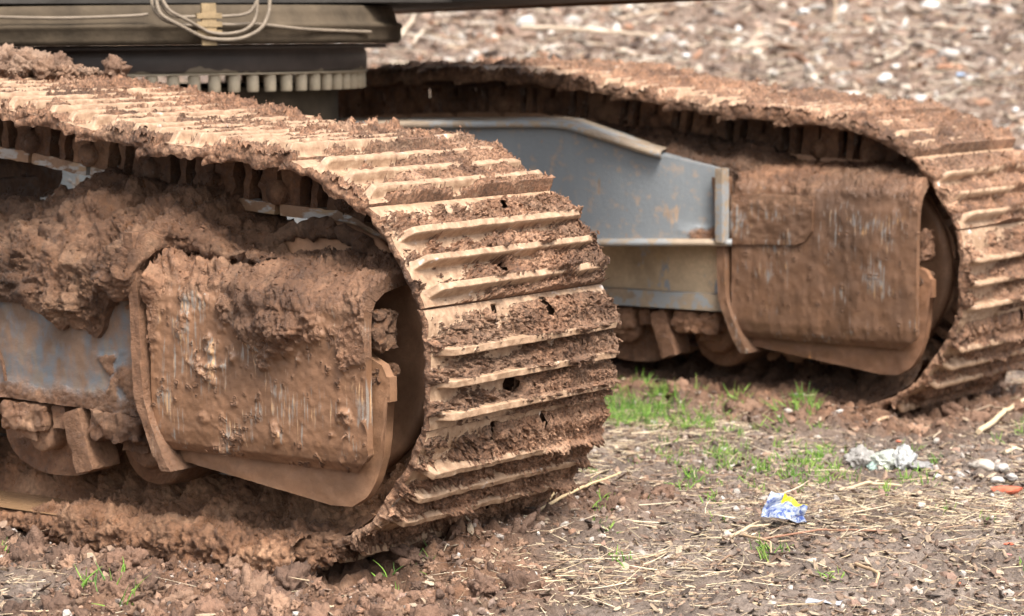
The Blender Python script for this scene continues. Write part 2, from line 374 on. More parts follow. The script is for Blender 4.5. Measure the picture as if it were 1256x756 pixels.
def strand_mesh(name, loc, length, width, mat, tint, yaw, pitch, bend, parent=None, nseg=4, lift=None):
    """thin curved three-sided strands (straw, twigs, grass)"""
    n = len(loc); s = np.linspace(0, 1, nseg + 1)
    d = np.stack([np.cos(yaw) * np.cos(pitch), np.sin(yaw) * np.cos(pitch), np.sin(pitch)], -1)
    side = np.stack([-np.sin(yaw), np.cos(yaw), np.zeros(n)], -1); up = np.cross(d, side); up *= np.sign(up[:, 2:3] + 1e-6)
    C = loc[:, None] + d[:, None] * (s[None, :, None] * length[:, None, None]) + (side * bend[:, :1] * length[:, None])[:, None] * (s * s)[None, :, None] + (up * bend[:, 1:] * length[:, None])[:, None] * (s * s)[None, :, None]
    w = width[:, None] * (1 - 0.75 * s ** 2)[None]
    tri = np.array([[0, 1.0], [-0.87, -.5], [0.87, -.5]])
    V = C[:, :, None] + (side[:, None, None] * tri[None, None, :, 1:] * -1 * 0 + side[:, None, None] * tri[None, None, :, :1] + up[:, None, None] * tri[None, None, :, 1:]) * w[:, :, None, None] * 0.5
    V = V.reshape(-1, 3); F = []
    k = np.arange(nseg)[:, None] * 3; c = np.arange(3)[None]; c2 = (c + 1) % 3
    f = np.stack([k + c, k + c2, k + 3 + c2, k + 3 + c], -1).reshape(-1, 4)
    F = (f[None] + (np.arange(n) * (nseg + 1) * 3)[:, None, None]).reshape(-1, 4)
    return mesh(name, V, F, mat, parent, {'tint': np.repeat(tint, (nseg + 1) * 3, 0)}, True)

# ------------------------------------------------------------------ ground
G_Y = 2.124                                   # inner edge of the far track
DH = np.array([-0.5901, 0.8073]); RH = np.array([0.8073, 0.5901])
def st(X, Y): return (X - CAM[0]) * DH[0] + (Y - CAM[1]) * DH[1], (X - CAM[0]) * RH[0] + (Y - CAM[1]) * RH[1]
def xy(s, t): return CAM[0] + s * DH[0] + t * RH[0], CAM[1] + s * DH[1] + t * RH[1]
def mudmask(X, Y):
    P = np.stack([X, Y, 0 * X], -1); w = 0.10 * fbm(P, 3.0, 2)
    lowb = -0.30 - 0.50 * sstep(-.25, .15, X)
    near = sstep(-0.10, 0.12, Y + w - lowb) * sstep(1.2, 0.65, Y + w) * sstep(0.80, 0.50, X + w + .35 * sstep(-.1, .5, Y))
    near = near * (0.35 + 0.65 * sstep(-0.9, -0.4, X + w))
    far = sstep(1.86, 2.05, Y + w) * sstep(3.1, 2.8, Y + w) * sstep(0.55, 0.3, X + w)
    return np.clip(np.maximum(near, far), 0, 1)
def ground_z(X, Y, detail=True):
    s, t = st(X, Y); P = np.stack([X, Y, 0 * X], -1)
    u = np.clip(s - 8.2, 0, None); z = 0.21 * (np.sqrt(u * u + 0.16) - 0.4 * np.exp(-u)) * (u > 0) + 0
    z = np.where(u > 0, 0.21 * (np.sqrt(u * u + .16) - .4), 0); z = np.minimum(z, 3.2 + 0.02 * u)
    z = z + 0.018 * fbm(P, 1.1, 3) * (1 + u * 0.5)
    m = mudmask(X, Y)
    rid = np.exp(-((Y + 0.08) / 0.10) ** 2) * sstep(0.34, 0.05, X) * sstep(-2.0, -0.6, X)
    z = z - 0.036 + 0.012 * rid
    z = z + 0.05 * np.exp(-((X - 0.16) / 0.22) ** 2 - ((Y - 0.4) / 0.35) ** 2) * 0.5
    z = z - .058 * sstep(-.85, -.45, X) * sstep(.55, .2, X) * np.exp(-((Y + .03) / .17) ** 2)
    ridf = np.exp(-((Y - G_Y + 0.08) / 0.09) ** 2) * sstep(0.3, 0.1, X); z = z + 0.03 * ridf
    if detail:
        near = sstep(9, 7, s)
        z = z + near * (0.016 * billow(P, 7, 2) + 0.011 * fbm(P, 34, 3, 0.65) + .010 * billow(P, 48, 2)) + m * (0.055 * billow(P + 0.012 * fbm(P, 35, 1)[..., None], 15, 3) + 0.010 * billow(P, 60, 2) - .012)
        z = z + (1 - near) * (0.09 * billow(P, 2.2, 3) + 0.03 * fbm(P, 14, 2))
    return z
def build_ground():
    s = np.concatenate([[-8, -3, 0, 1.2, 2.0], np.arange(2.5, 7.6, 0.0075), np.arange(7.6, 18, 0.03), [18.5, 19.5, 21, 25, 35, 60, 120, 260]])
    tt = np.concatenate([np.arange(0, 1.35, 0.0075), np.arange(1.35, 4.2, 0.03), [4.4, 4.8, 5.5, 7, 10, 16, 30, 60, 130, 260]])
    t = np.concatenate([-tt[:0:-1], tt]); S, T = np.meshgrid(s, t, indexing='ij'); X, Y = xy(S, T)
    Z = ground_z(X, Y); P = np.stack([X, Y, Z], -1)
    o = mesh('ground', P.reshape(-1, 3), gridF(len(s), len(t), True), M['ground'], None, {'mud': mudmask(X, Y).ravel(), 'bank': sstep(7.6, 8.6, S).ravel()})
    o['kind'] = 'structure'; o['label'] = 'bare trampled soil rising into a bank behind the machine'
build_ground()

# ------------------------------------------------------------------ excavator
EX = empty('excavator'); tag(EX, 'mud-caked crawler excavator undercarriage with two steel tracks under a dark deck', 'excavator')
ZC, RP, PITCH = 0.354, 0.290, 0.1709
H_PLATE = 0.089
def track_path():
    def arc(cx, a0, a1, n): a = np.radians(np.linspace(a0, a1, n)); return np.stack([cx + RP * np.cos(a), ZC + RP * np.sin(a)], -1)
    IX = -2.60
    top = smooth_path([(0.0, .644), (-.25, .660), (-.45, .684), (-.69, .721), (-.97, .755), (-1.3, .758), (-1.7, .742), (-2.1, .70), (-2.4, .66), (-2.60, .644)], 120)[1:-1]
    bot = np.stack([np.linspace(IX, 0, 60), np.full(60, ZC - RP)], -1)[1:-1]
    return np.concatenate([arc(0, -90, 90, 80), top, arc(IX, 90, 270, 80), bot])
def walk(path, start_deg):
    path = np.concatenate([path, path[:1]]); d = np.concatenate([[0], np.cumsum(np.linalg.norm(np.diff(path, axis=0), axis=1))]); L = d[-1]
    n = round(L / PITCH); a = math.radians(start_deg); st0 = RP * (a + math.pi / 2)
    s = (st0 + np.arange(n) * L / n) % L
    return np.stack([np.interp(s, d, path[:, 0]), np.interp(s, d, path[:, 1])], -1)
PINS = walk(track_path(), 15.0)
# nudge so the chords on the front arc keep equal length
GRS = (0.050, -0.008, -0.066)
def flakes(pos, nrm, count, smin, smax, seed):
    """ragged crumbs and shreds of mud lying on a surface"""
    rr = np.random.default_rng(seed); ix = rr.integers(0, len(pos), count); p = pos[ix] + nrm[ix] * rr.uniform(-0.001, 0.004, (count, 1))
    k = 5; a = np.linspace(0, 2 * np.pi, k, endpoint=False)
    base = np.stack([np.cos(a), np.sin(a), 0 * a], -1)[None] * rr.uniform(0.45, 1.2, (count, k, 1)); base[..., 2] = rr.normal(0, 0.35, (count, k))
    top = base * rr.uniform(0.2, 0.7, (count, 1, 1)) + np.array([0, 0, 1]) * rr.uniform(0.3, 1.0, (count, 1, 1))
    V = np.concatenate([base, top], 1)
    sz = rr.uniform(0, 1, (count, 1)) ** 2.2 * (smax - smin) + smin
    V = V * np.concatenate([sz * rr.uniform(0.8, 2.0, (count, 1)), sz * rr.uniform(0.35, 0.9, (count, 1)), sz * rr.uniform(0.3, 0.9, (count, 1))], 1)[:, None]
    q = rr.normal(size=(count, 3, 3)); q, _ = np.linalg.qr(q)
    V = np.einsum('nij,nkj->nki', q, V) + p[:, None]
    e = np.arange(k); e2 = (e + 1) % k
    f4 = np.stack([e, e2, e2 + k, e + k], -1); off = (np.arange(count) * 2 * k)[:, None, None]
    return V.reshape(-1, 3), [(f4[None] + off).reshape(-1, 4), (np.concatenate([np.arange(k, 2 * k)])[None, None] + off).reshape(-1, k), (np.arange(k)[::-1][None, None] + off).reshape(-1, k)]

def make_shoe(i, A, B, y0, par, hi, far):
    """shoe on the link between pins A -> B (path runs counter-clockwise, up the front and back along the top)"""
    A = np.array([A[0], 0, A[1]]); B = np.array([B[0], 0, B[1]]); c = (A + B) / 2; T = (B - A) / np.linalg.norm(B - A); Nn = np.array([T[2], 0, -T[0]])
    ups = Nn[2]
    nu, nv = (150, 230) if hi else ((56, 120) if hi is not None else (20, 24))
    u = np.linspace(-.090, .124, nu); v = np.linspace(0.026, .588, nv); U, V = np.meshgrid(u, v, indexing='ij')
    off = i * 3.71 + (50 if far else 0)
    L = np.stack([U, V, np.full_like(U, off)], -1)
    prof = np.zeros_like(U); gr = np.zeros_like(U)
    for gi, gu in enumerate(GRS):
        w = np.abs(U - gu - 0.0006 * pn(L * np.array([1, 6, 1])))
        gr = np.maximum(gr, sstep(0.0100, 0.0062, w))
    gr = gr * sstep(.038, .060, V + .006 * pn(L * np.array([30, 0, 1]))) * sstep(.588, .572, V)
    chip = 0.0028 * np.clip(fbm(L, 25, 2), -1, 0.3)
    prof = gr * ((0.030 if ups < .8 else .023) + chip)
    lipf = lambda q: sstep(.060, .076, q) * (np.sqrt(np.clip(.0765 ** 2 - (q - .0855) ** 2, 1e-5, None)) - .083)
    lip = lipf(U); prof = prof + lip - 0.15 * np.clip(-0.080 - U, 0, None)
    # mud filling the troughs
    big = fbm(L, 9, 3, off=off); crum = crumple(L, off)
    side = (0.011 if ups < .8 else .004) * sstep(0.22, 0.5, V) - 0.015 * sstep(0.30, 0.05, V + .12 * fbm(L, 8, 2, off=off + 3))
    shelf = 0; 
    for gu in GRS: shelf = np.maximum(shelf, sstep(gu + .045, gu + .012, U) * sstep(gu - .004, gu + .006, U))
    under = 0
    for gu in GRS: under = np.maximum(under, sstep(gu - .040, gu - .016, U) * sstep(gu - .004, gu - .010, U))
    m = 0.001 - 0.011 * under * (ups < .85) + 0.022 * big + side + (0.030 if ups < .8 else .021) * (crum - 0.48) + (0.0105 if ups > 0.8 else 0.0035) + 0.012 * shelf * (ups < .8)
    if far: m = m + (0.010 if ups > 0.5 else (.008 if ups > .05 else .002))
    m = np.minimum(m, 0.050) * sstep(.12, .09, U) + lip
    cover = sstep(0.0, 0.004, m - prof)
    h = np.maximum(prof, np.minimum(m, prof + 0.022))
    h = h + 0.0016 * (1 - cover) * fbm(L, 45, 2)
    # slots at the joint and the mud hole in the middle
    for v0 in (.226, .378):
        sl = sstep(0.010, 0.006, np.abs(V - v0 - .003 * np.sin(i))) * sstep(0.080, 0.086, U) * sstep(0.118, 0.112, U)
        h = h - sl * 0.02; cover = cover * (1 - sl)
    rr = random.Random(i * 7 + far)
    hv = 0.275 + rr.uniform(-.012, .012); hw = 0.026 * rr.uniform(0.75, 1.05)
    el = ((V - hv) / hw) ** 2 + ((U + 0.034) / 0.016) ** 2
    if ups < 0.92:
        hole = sstep(1.25, 0.95, el); h = h - hole * 0.02
    opn = np.zeros_like(U, bool)
    if ups < .92: opn |= el < 1.0
    for v0 in (.226, .378): opn |= (np.abs(V - v0 - .003 * np.sin(i)) < .009) & (U > .083) & (U < .115)
    pos = c + T * U[..., None] + Nn * (h + H_PLATE)[..., None] + np.array([0, 1, 0]) * (V + y0)[..., None]
    # ragged ends
    rag = 0.009 * fbm(L, 35, 3, off=3) * (0.4 + 0.6 * cover) - 0.004 * cover
    pos[:, 0, 1] += rag[:, 0]; pos[:, -1, 1] += rag[:, -1] + 0.006 * cover[:, -1]
    gf = gridF(nu, nv)
    if hi is not None: gf = gf[~opn.ravel()[gf].all(1)]
    mb = MB(); mb.add(pos, gf, cover)
    # skirts round the plate, mud drips on the ends
    ii = np.concatenate([np.arange(nu), np.full(nv - 2, nu - 1), np.arange(nu)[::-1], np.zeros(nv - 2, int)])
    jj = np.concatenate([np.zeros(nu, int), np.arange(1, nv - 1), np.full(nu, nv - 1), np.arange(1, nv - 1)[::-1]])
    ends = (jj == 0) | (jj == nv - 1); Lr = L[ii, jj]
    drip = np.where(ends, (0.004 if ups > 0.9 else 0.001) + (0.016 if ups > .9 else .004) * np.clip(fbm(Lr, 22, 3) - .05, 0, 1), 0.0) * (1 if not far else 0.7)
    rings = [pos[ii, jj]]; hb = h[ii, jj]
    for q, f in [(q, q / 12) for q in range(1, 13)]:
        hh = hb + (lipf(Lr[:, 0]) - 0.013 - drip - hb) * f
        pp = c + T * Lr[:, :1] + Nn * (hh + H_PLATE)[:, None] + np.array([0, 1, 0]) * (Lr[:, 1] + y0)[:, None]
        Lq = Lr + np.array([0, 0, 1.0]) * hh[:, None]; bul = np.where(ends, 0.0055 * fbm(Lq, 38, 3, .55, off=7.) + 0.004 * math.sin(math.pi * f), 0.0) * np.where(jj == 0, -1, 1)
        pp[:, 1] += bul; rings.append(pp)
    k = len(ii); e = np.arange(k); e2 = (e + 1) % k
    F = [np.stack([e + q * k, e2 + q * k, e2 + (q + 1) * k, e + (q + 1) * k], -1) for q in range(12)]
    mb.add(np.concatenate(rings), F, np.where(np.tile(ends, 13), 0.7, 0.5))
    uu, vv = np.meshgrid(np.linspace(-.088, .122, 34 if hi is not None else 10), np.linspace(.028, .586, 90 if hi is not None else 20), indexing='ij')
    pb = c + T * uu[..., None] + Nn * (H_PLATE - 0.0135 + lipf(uu))[..., None] + np.array([0, 1, 0]) * (vv + y0)[..., None]
    fb = gridF(len(uu), uu.shape[1], True); uc = uu.ravel()[fb].mean(1); vc = vv.ravel()[fb].mean(1)
    openm = np.zeros(len(fb), bool)
    if hi is not None:
        for v0 in (.226, .378): openm |= (np.abs(vc - v0 - .003 * np.sin(i)) < .016) & (uc > .074)
        openm |= ((vc - hv) / .030) ** 2 + ((uc + .034) / .019) ** 2 < 1
    mb.add(pb, fb[~openm], 1.0)
    if hi is not None:
        nn = np.broadcast_to(Nn, pos.shape).reshape(-1, 3); sel = ((cover > 0.6) & ~((el < 2.2) & (ups < .92))).ravel()
        if sel.sum() > 50:
            cnt = int((5200 if hi else 500) * sel.mean() * (1.0 - 0.5 * (ups > 0.8)))
            pick = np.where(sel)[0]; wgt = (0.25 + sstep(0.1, 0.5, V).ravel()[pick]); pick = np.random.default_rng(i).choice(pick, 6000, p=wgt / wgt.sum())
            fv, ff = flakes(pos.reshape(-1, 3)[pick], nn[pick], cnt, 0.0009, (0.0065 if ups < .8 else .0042) if hi else 0.007, i + 100 * far)
            mb.add(fv, ff, 1.0, False)
    return mb.build('track_shoe', M['shoe'], par)
def make_link(i, A, B, y0, par, hi, far):
    A = np.array([A[0], 0, A[1]]); B = np.array([B[0], 0, B[1]]); c = (A + B) / 2; T = (B - A) / np.linalg.norm(B - A); Nn = np.array([T[2], 0, -T[0]])
    rot = np.stack([T, np.array([0, 1, 0]), Nn], 1); mb = MB(); P = lambda u, v, h: c + T * u + Nn * h + np.array([0, y0 + v, 0])
    r = 0.012 if hi else 0.03; am = 0.0035 if hi else 0.003
    for v in (.215, .385):
        rbox(mb, P(0.0, v, -.033), (.160, .036, .024), am * .5, r, rot, a=0.0)
        for u, w in ((-.058, .046), (-.004, .018), (.055, .05)):
            rbox(mb, P(u, v, .016), (w, .030, .084), am * 1.6, r, rot, a=0.9)
        rbox(mb, P(0, v, .060), (.165, .034, .020), am, r, rot, a=0.9)
    pp = P(-.0855, .3, 0); th = np.linspace(0, 2 * np.pi, 14, endpoint=False)
    ys = np.array([.185, .19, .41, .415]); rr = np.array([.0, .024, .024, .0])
    Q = pp + (np.cos(th)[:, None, None] * T + np.sin(th)[:, None, None] * Nn) * rr[None, :, None] + np.array([0, 1, 0]) * (ys - .3)[None, :, None]
    mb.add(Q, gridF(14, 4, False, True), 0.6)
    return mb.build('track_link', M['rail'] if not far else M['disc'], par)

def crawler(y0, far):
    tr = empty('crawler_track', EX)
    tr['label'] = 'far crawler track with brown mud' if far else 'near crawler track with pale rubbed grousers'
    n = len(PINS)
    for i in range(n):
        A, B = PINS[i], PINS[(i + 1) % n]; mx, mz = (A + B) / 2
        vis = mx > (-1.15 if not far else -1.75) and (mz > 0.1 or mx > -0.35)
        hi = (True if not far else False) if vis else None
        if mx < -1.75 and not far and mz > 0.4: hi = None
        make_shoe(i, A, B, y0, tr, hi, far)
        make_link(i, A, B, y0, tr, vis and not far, far)
    return tr
crawler(0.0, False); crawler(G_Y, True)

def wheel(y0, far):
    mb = MB(); c = (.012, y0, ZC)
    # disc with a raised rim towards each side, tread in the middle
    lathe(mb, [(0.0, .15), (.06, .15), (.19, .172), (.215, .168), (.235, .160), (.246, .165), (.250, .18), (.246, .188), (.243, .19), (.243, .41), (.28, .43), (.285, .47), (.25, .475), (.0, .45)], c, 'Y', 120, 0.0035, 26, a=0.0)
    o = mb.build('idler_wheel', M['disc'], EX)
    if not far:   # mud lumps round the rim
        th = np.linspace(R_(40), R_(150), 90); L = np.stack([np.cos(th), np.sin(th), 0 * th], -1)
        mb = MB(); Q = np.zeros((90, 9, 3)); ph = np.linspace(0, 2 * np.pi, 9)
        rad = 0.012 + 0.012 * np.clip(0.5 + fbm(L, 6, 2), 0, 1.6)
        for j, p in enumerate(ph):
            rr = 0.236 + rad * np.cos(p); yy = y0 + .160 + rad * 0.8 * np.sin(p)
            Q[:, j] = np.stack([np.cos(th) * rr, yy, ZC + np.sin(th) * rr], -1)
        Q += 0.006 * np.stack([fbm(Q, 60, 2, off=o_) for o_ in (1., 20., 40.)], -1)
        mb.add(Q, gridF(90, 9), 1.0); mb.build('mud_crust', M['mud'], o)
    return o
wheel(0.0, False); wheel(G_Y, True)

def cover_parts(y0, far):
    """travel guard at the track end: bent front plate, deeper guard plate with a rounded foot, flange at its rear"""
    fr = FRAME[far]; ni, nj = (230, 190) if not far else (120, 100)
    prof = np.array([(.215, .520), (.14, .520), (.07, .517), (.02, .508), (-.012, .490), (-.026, .466), (-.030, .435), (-.031, .30), (-.030, .215), (-.024, .188), (-.008, .168)])
    if far: prof[:6, 1] += np.array([.086, .086, .083, .075, .064, .042])
    d = np.concatenate([[0], np.cumsum(np.linalg.norm(np.diff(prof, axis=0), axis=1))]); s = np.linspace(0, 1, nj)
    xs = np.linspace(-.262, .266, ni)
    cut = np.interp(xs, [-.262, -.17, .225, .266], [0.005, .006, 0.001, .040]) * 1.0
    P = np.zeros((ni, nj, 3))
    for i, x in enumerate(xs):
        q = s * (d[-1] - cut[i]); P[i, :, 0] = x; P[i, :, 1] = y0 + np.interp(q, d, prof[:, 0]); P[i, :, 2] = np.interp(q, d, prof[:, 1])
    Ln = P - np.array([0, y0, 0]) + (np.array([7.0, 3, 1]) if far else 0)
    z = P[..., 2]; big = fbm(Ln, 7, 3, off=2.0); crum = crumple(Ln, 4.0)
    if not far:
        thick = sstep(0.37, 0.49, z + 0.10 * big + 0.03 * np.sin(Ln[..., 0] * 9)) * (1 - .45 * sstep(.0, .22, Ln[..., 0]))
        patch = sstep(0.10, 0.55, fbm(Ln, 13, 3, off=30) - 0.36 + 0.8 * sstep(.25, .5, z)) * 0.55
        mask = np.clip(np.maximum(thick, patch), 0, 1)
        rg = .35 + .85 * sstep(-.25, .3, fbm(Ln, 7, 2, off=44)); disp = mask * (0.007 + 0.024 * rg * (crum - 0.22) + 0.016 * thick * (0.5 + big) + .030 * thick * (billow(Ln, 16, 2, 6.) - .2)) + 0.0012 * fbm(Ln, 60, 2)
        spots = sstep(0.55, 0.95, fbm(Ln, 50, 3, .7, off=60) + 0.5 * fbm(Ln, 9, 2)); disp += spots * 0.006 * (crum - .1); mask = np.maximum(mask, spots * .8)
    else:
        mask = sstep(.52, .60, z + 0.06 * big) * 0.9; disp = mask * (0.004 + 0.020 * (crum - 0.2)) + 0.0012 * fbm(Ln, 50, 2) + .003 * np.clip(fbm(Ln * np.array([1, 1, .3]), 30, 3), -.2, .5)
        spots = sstep(0.5, 0.7, fbm(Ln, 70, 2, off=60)); disp += spots * .003; mask = np.maximum(mask, spots * .6)
    mb = slab(P, 0.016, disp, mask, outward=(0, -1, .3))
    if not far:
        sel = np.where((mask > 0.45).ravel())[0]; n = gnorm(P); n = n if n[..., 1].mean() < 0 else -n
        fv, ff = flakes((P + n * disp[..., None]).reshape(-1, 3)[sel], n.reshape(-1, 3)[sel], 1500, 0.001, 0.0045, 5); mb.add(fv, ff, 1.0, False)
    mb.build('guard_cover', COVER[far], fr)
    # deeper guard plate
    xs = np.linspace(-.245, .292, 90)
    P = xz_sheet(xs, [(-.245, .150), (-.2, .146), (.15, .100), (.20, .102), (.235, .122), (.258, .155), (.274, .20), (.283, .25), (.285, .30)], [(-.245, .46), (.20, .46), (.24, .38), (.275, .365), (.285, .345)], y0 + .004, 60)
    Ln = P - np.array([0, y0, 0]); disp = 0.002 * fbm(Ln, 40, 3) + 0.0
    slab(P, 0.02, disp, 0.12 * sstep(0, .5, fbm(Ln, 30, 3)), outward=(0, -1, 0)).build('guard_plate', COVER2[far], fr)
    # rear flange, standing proud and angled at its foot
    mb = MB(); zz = np.linspace(0, 1, 40)
    pts = smooth_path([(-.300, .585), (-.288, .45), (-.283, .30), (-.272, .245), (-.235, .165), (-.215, .135)], 40)
    P = np.zeros((8, 40, 3)); w = np.linspace(-.012, .012, 8)
    P[..., 0] = pts[None, :, 0] + w[:, None]; P[..., 2] = pts[None, :, 1]; P[..., 1] = y0 - .046
    Ln = P - np.array([0, y0, 0]); slab(P, 0.10, 0.003 * fbm(Ln, 50, 2), 0.5 if not far else 0.15, outward=(0, -1, 0)).build('guard_flange', COVER[far], fr)
    # overlay patch plate on the far cover
    if far:
        xs = np.linspace(-.262, -.024, 50)
        P = xz_sheet(xs, [(-.262, .414), (-.075, .418), (-.045, .428), (-.024, .455)], [(-.262, .545), (-.024, .545)], y0 - .036, 40)
        P[..., 1] += 0.06 * np.clip(P[..., 2] - .47, 0, None); Ln = P + 5
        slab(P, 0.02, 0.003 * fbm(Ln, 40, 3), 0.15 + 0.5 * sstep(.48, .54, P[..., 2]), outward=(0, -1, 0)).build('patch_plate', COVER[far], fr)
    # inner brackets seen past the right edge of the cover
    mb = MB()
    rbox(mb, (-.06, y0 + .10, .36), (.26, .12, .30), 0.003, 0.03, a=0.4)
    for zb, hb_ in ((.425, .07), (.345, .03)):
        bb = MB(); rbox(bb, (.258, y0 + .03, zb), (.022, .055, hb_), 0.008, 0.0035, freq=55, a=0.9); bb.build('guard_bracket', M['mud'] if not far else COVER[far], fr)
    mb.build('idler_yoke', COVER[far], fr)
FRAME = {}; COVER = {False: M['cover'], True: None}; COVER2 = {False: None, True: None}
M['cover_far'] = mat_film('muddy_cover_shaded', (0.140, 0.074, 0.042), (0.20, 0.19, 0.18), 0.50, (0.34, 0.19, 0.085), (150, 150, 10), .06)  # near cover colours darkened; the far side's shade is put into the colour
M['plate'] = mat_film('muddy_plate', (0.265, 0.142, 0.078), (0.2, 0.12, 0.08), 0.1); M['plate_far'] = mat_film('muddy_plate_shaded', (0.185, 0.094, 0.052), (0.2, 0.12, 0.08), 0.1)  # far plate is the same mud darkened, shade painted into its colour
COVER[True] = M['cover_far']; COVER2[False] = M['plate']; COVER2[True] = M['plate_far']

def frame(y0, far):
    mb = MB()
    # box beam between the chain runs, sloping top
    xs = np.linspace(-2.45, -.22, 60); prof = [(.06, .232), (.06, .41), (.16, .56), (.44, .56), (.54, .41), (.54, .232), (.06, .232)]
    P = np.zeros((60, 7, 3)); P[..., 0] = xs[:, None]; P[..., 1] = y0 + np.array([p[0] for p in prof]); P[..., 2] = np.array([p[1] for p in prof])
    P += 0.002 * np.stack([fbm(P, 12, 2, off=o) for o in (3., 41., 83.)], -1)
    mb.add(P, gridF(60, 7), 0.75 if not far else 0.1)
    fr = mb.build('track_frame', M['beige'] if far else M['cover'], EX); FRAME[far] = fr
    if not far:
        # side panel with the bare patch
        xs = np.linspace(-1.9, -.285, 240); P = xz_sheet(xs, [(-1.9, .236), (-.70, .236), (-.285, .226)], [(-1.9, .50), (-.285, .50)], y0, 60)
        Ln = P; mk = np.maximum(sstep(-.40, -.34, P[..., 0] + .03 * fbm(Ln, 14, 2)) * sstep(.40, .28, P[..., 2] + .05 * fbm(Ln, 10, 2)), sstep(.29, .245, P[..., 2] + .012 * fbm(Ln, 20, 2)) * 0.6)
        mk = np.maximum(mk, 0.8 * sstep(.25, .5, fbm(Ln, 16, 3, off=9)) * sstep(-.47, -.40, P[..., 0]))
        slab(P, 0.05, mk * (0.003 + 0.014 * (crumple(Ln) - .25)) + 0.001 * fbm(Ln, 50, 2), mk, outward=(0, -1, 0)).build('side_panel', M['panel'], fr)
        # mud slumped over the frame
        ni, nj = 420, 150; xs = np.linspace(-1.9, -.02, ni); s = np.linspace(0, 1, nj)
        low = np.interp(xs, [-1.9, -1.2, -.9, -.72, -.66, -.60, -.555, -.53, -.50, -.45, -.43, -.405, -.385, -.36, -.33, -.30, -.275, -.25, -.02], [.40, .46, .42, .435, .43, .415, .40, .385, .39, .385, .375, .40, .43, .455, .45, .46, .535, .545, .54])
        low = low + 0.012 * fbm(np.stack([xs, 0 * xs, 0 * xs], -1), 30, 3)
        top = np.interp(xs, [-1.9, -1.2, -.80, -.68, -.57, -.48, -.41, -.33, -.26, -.19, -.15, -.11, -.02], [.58, .62, .60, .625, .68, .66, .645, .655, .630, .600, .57, .545, .515])
        P = np.zeros((ni, nj, 3)); P[..., 0] = xs[:, None]
        # profile: back (y .24, z top-.02) -> crest -> front slope -> lower lip
        sy = np.interp(s, [0, .2, .42, .62, .8, 1], [.27, .19, .085, .01, -.016, -.010])
        sz = np.interp(s, [0, .2, .42, .62, .8, 1], [.86, 1.0, .80, .47, .22, 0])
        P[..., 1] = y0 + sy; P[..., 2] = low[:, None] + (top - low)[:, None] * sz
        P[..., 1] += (.05 * sstep(-.29, -.24, xs) - 0.028 * sstep(-.42, -.34, xs) * sstep(-.26, -.31, xs))[:, None] * sstep(.4, .85, s)[None]   # climbs over the flange
        Ln = P; b2 = fbm(Ln, 6, 3, off=5); cr = crumple(Ln, 7.0)
        rg = .25 + .95 * sstep(-.25, .35, fbm(Ln, 6, 2, off=44)); dsp = 0.004 + 0.022 * rg * (cr - .3) + 0.020 * b2 + 0.034 * (billow(Ln + .012 * fbm(Ln, 30, 1)[..., None], 15, 3) - .3)
        dsp = dsp * np.interp(s, [0, .85, 1], [1, 1, .15])
        n = gnorm(P); n = n if n[..., 1].mean() < 0 else -n
        fr_ = P + n * dsp[..., None]; mb = MB(); mb.add(fr_, gridF(ni, nj), 1.0)
        lip = fr_[:, -1].copy(); lip2 = lip + np.array([0, .03, -.001]); mb.add(np.stack([lip, lip2], 1), gridF(ni, 2), 1.0)
        vis = np.where((P[..., 0] > -1.1).ravel())[0]
        fv, ff = flakes(fr_.reshape(-1, 3)[vis], n.reshape(-1, 3)[vis], 3000, 0.001, 0.0045, 77); mb.add(fv, ff, 1.0, False)
        mb.build('mud_heap', M['mud'], fr)
        tube(MB(), smooth_path([(-.735, -.012, .43), (-.72, -.016, .37), (-.70, -.014, .33), (-.69, -.012, .30), (-.685, -.012, .27)], 24), .004, 6, 1.0).build('hanging_root', M['mud'], fr)
    else:
        # recessed web, its lower lip, and mud along the frame top
        mb = MB(); rbox(mb, (-1.05, y0 + .008, .325), (1.52, .02, .17), .001, .05, a=0.0); mb.build('frame_web', M['beige'], fr)
        mb = MB(); rbox(mb, (-1.05, y0 - .006, .258), (1.52, .05, .045), .001, .04, a=0.05); mb.build('frame_lip', M['worn'], fr)
        ni, nj = 160, 60; xs = np.linspace(-1.6, -.18, ni); s = np.linspace(0, 1, nj); P = np.zeros((ni, nj, 3)); P[..., 0] = xs[:, None]
        top = np.interp(xs, [-1.6, -.95, -.80, -.6, -.38, -.25, -.18], [.57, .60, .70, .685, .66, .645, .60])
        P[..., 1] = y0 + np.interp(s, [0, .3, .6, 1], [.30, .14, .04, .03]); P[..., 2] = top[:, None] * 0 + np.interp(s, [0, .3, .6, 1], [.97, 1, .94, .84]) * top[:, None]
        n = gnorm(P); n = n if n[..., 2].mean() > 0 else -n
        P2 = P + n * (0.025 * (crumple(P, 3.) - .3) + .02 * fbm(P, 9, 2))[..., None]
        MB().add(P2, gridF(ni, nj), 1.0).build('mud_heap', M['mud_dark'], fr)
    cover_parts(y0, far)
    # track rollers below the frame
    for k, x in enumerate((-.61, -1.03, -1.45, -1.87)):
        mb = MB(); th = np.linspace(np.pi, 2 * np.pi, 40)
        ox = .155 * np.sign(np.cos(th)) * np.abs(np.cos(th)) ** .8; oz = .105 * np.sin(th)
        P = xz_sheet(np.linspace(-.155, .155, 60), list(zip(ox, oz)), [(-.155, .035), (.155, .035)], 0, 30) + np.array([x, y0 + .055, .182])
        slab(P, .04, .004 * fbm(P, 30, 3) + .002, .75, mb, outward=(0, -1, 0))
        lathe(mb, [(.0, .02), (.055, .02), (.06, .04), (.06, .42), (.05, .44), (0, .44)], (x, y0 + .06, .165), 'Y', 40, .003, 30, a=.7)
        ro = mb.build('track_roller', M['plate'] if not far else M['plate_far'], fr)
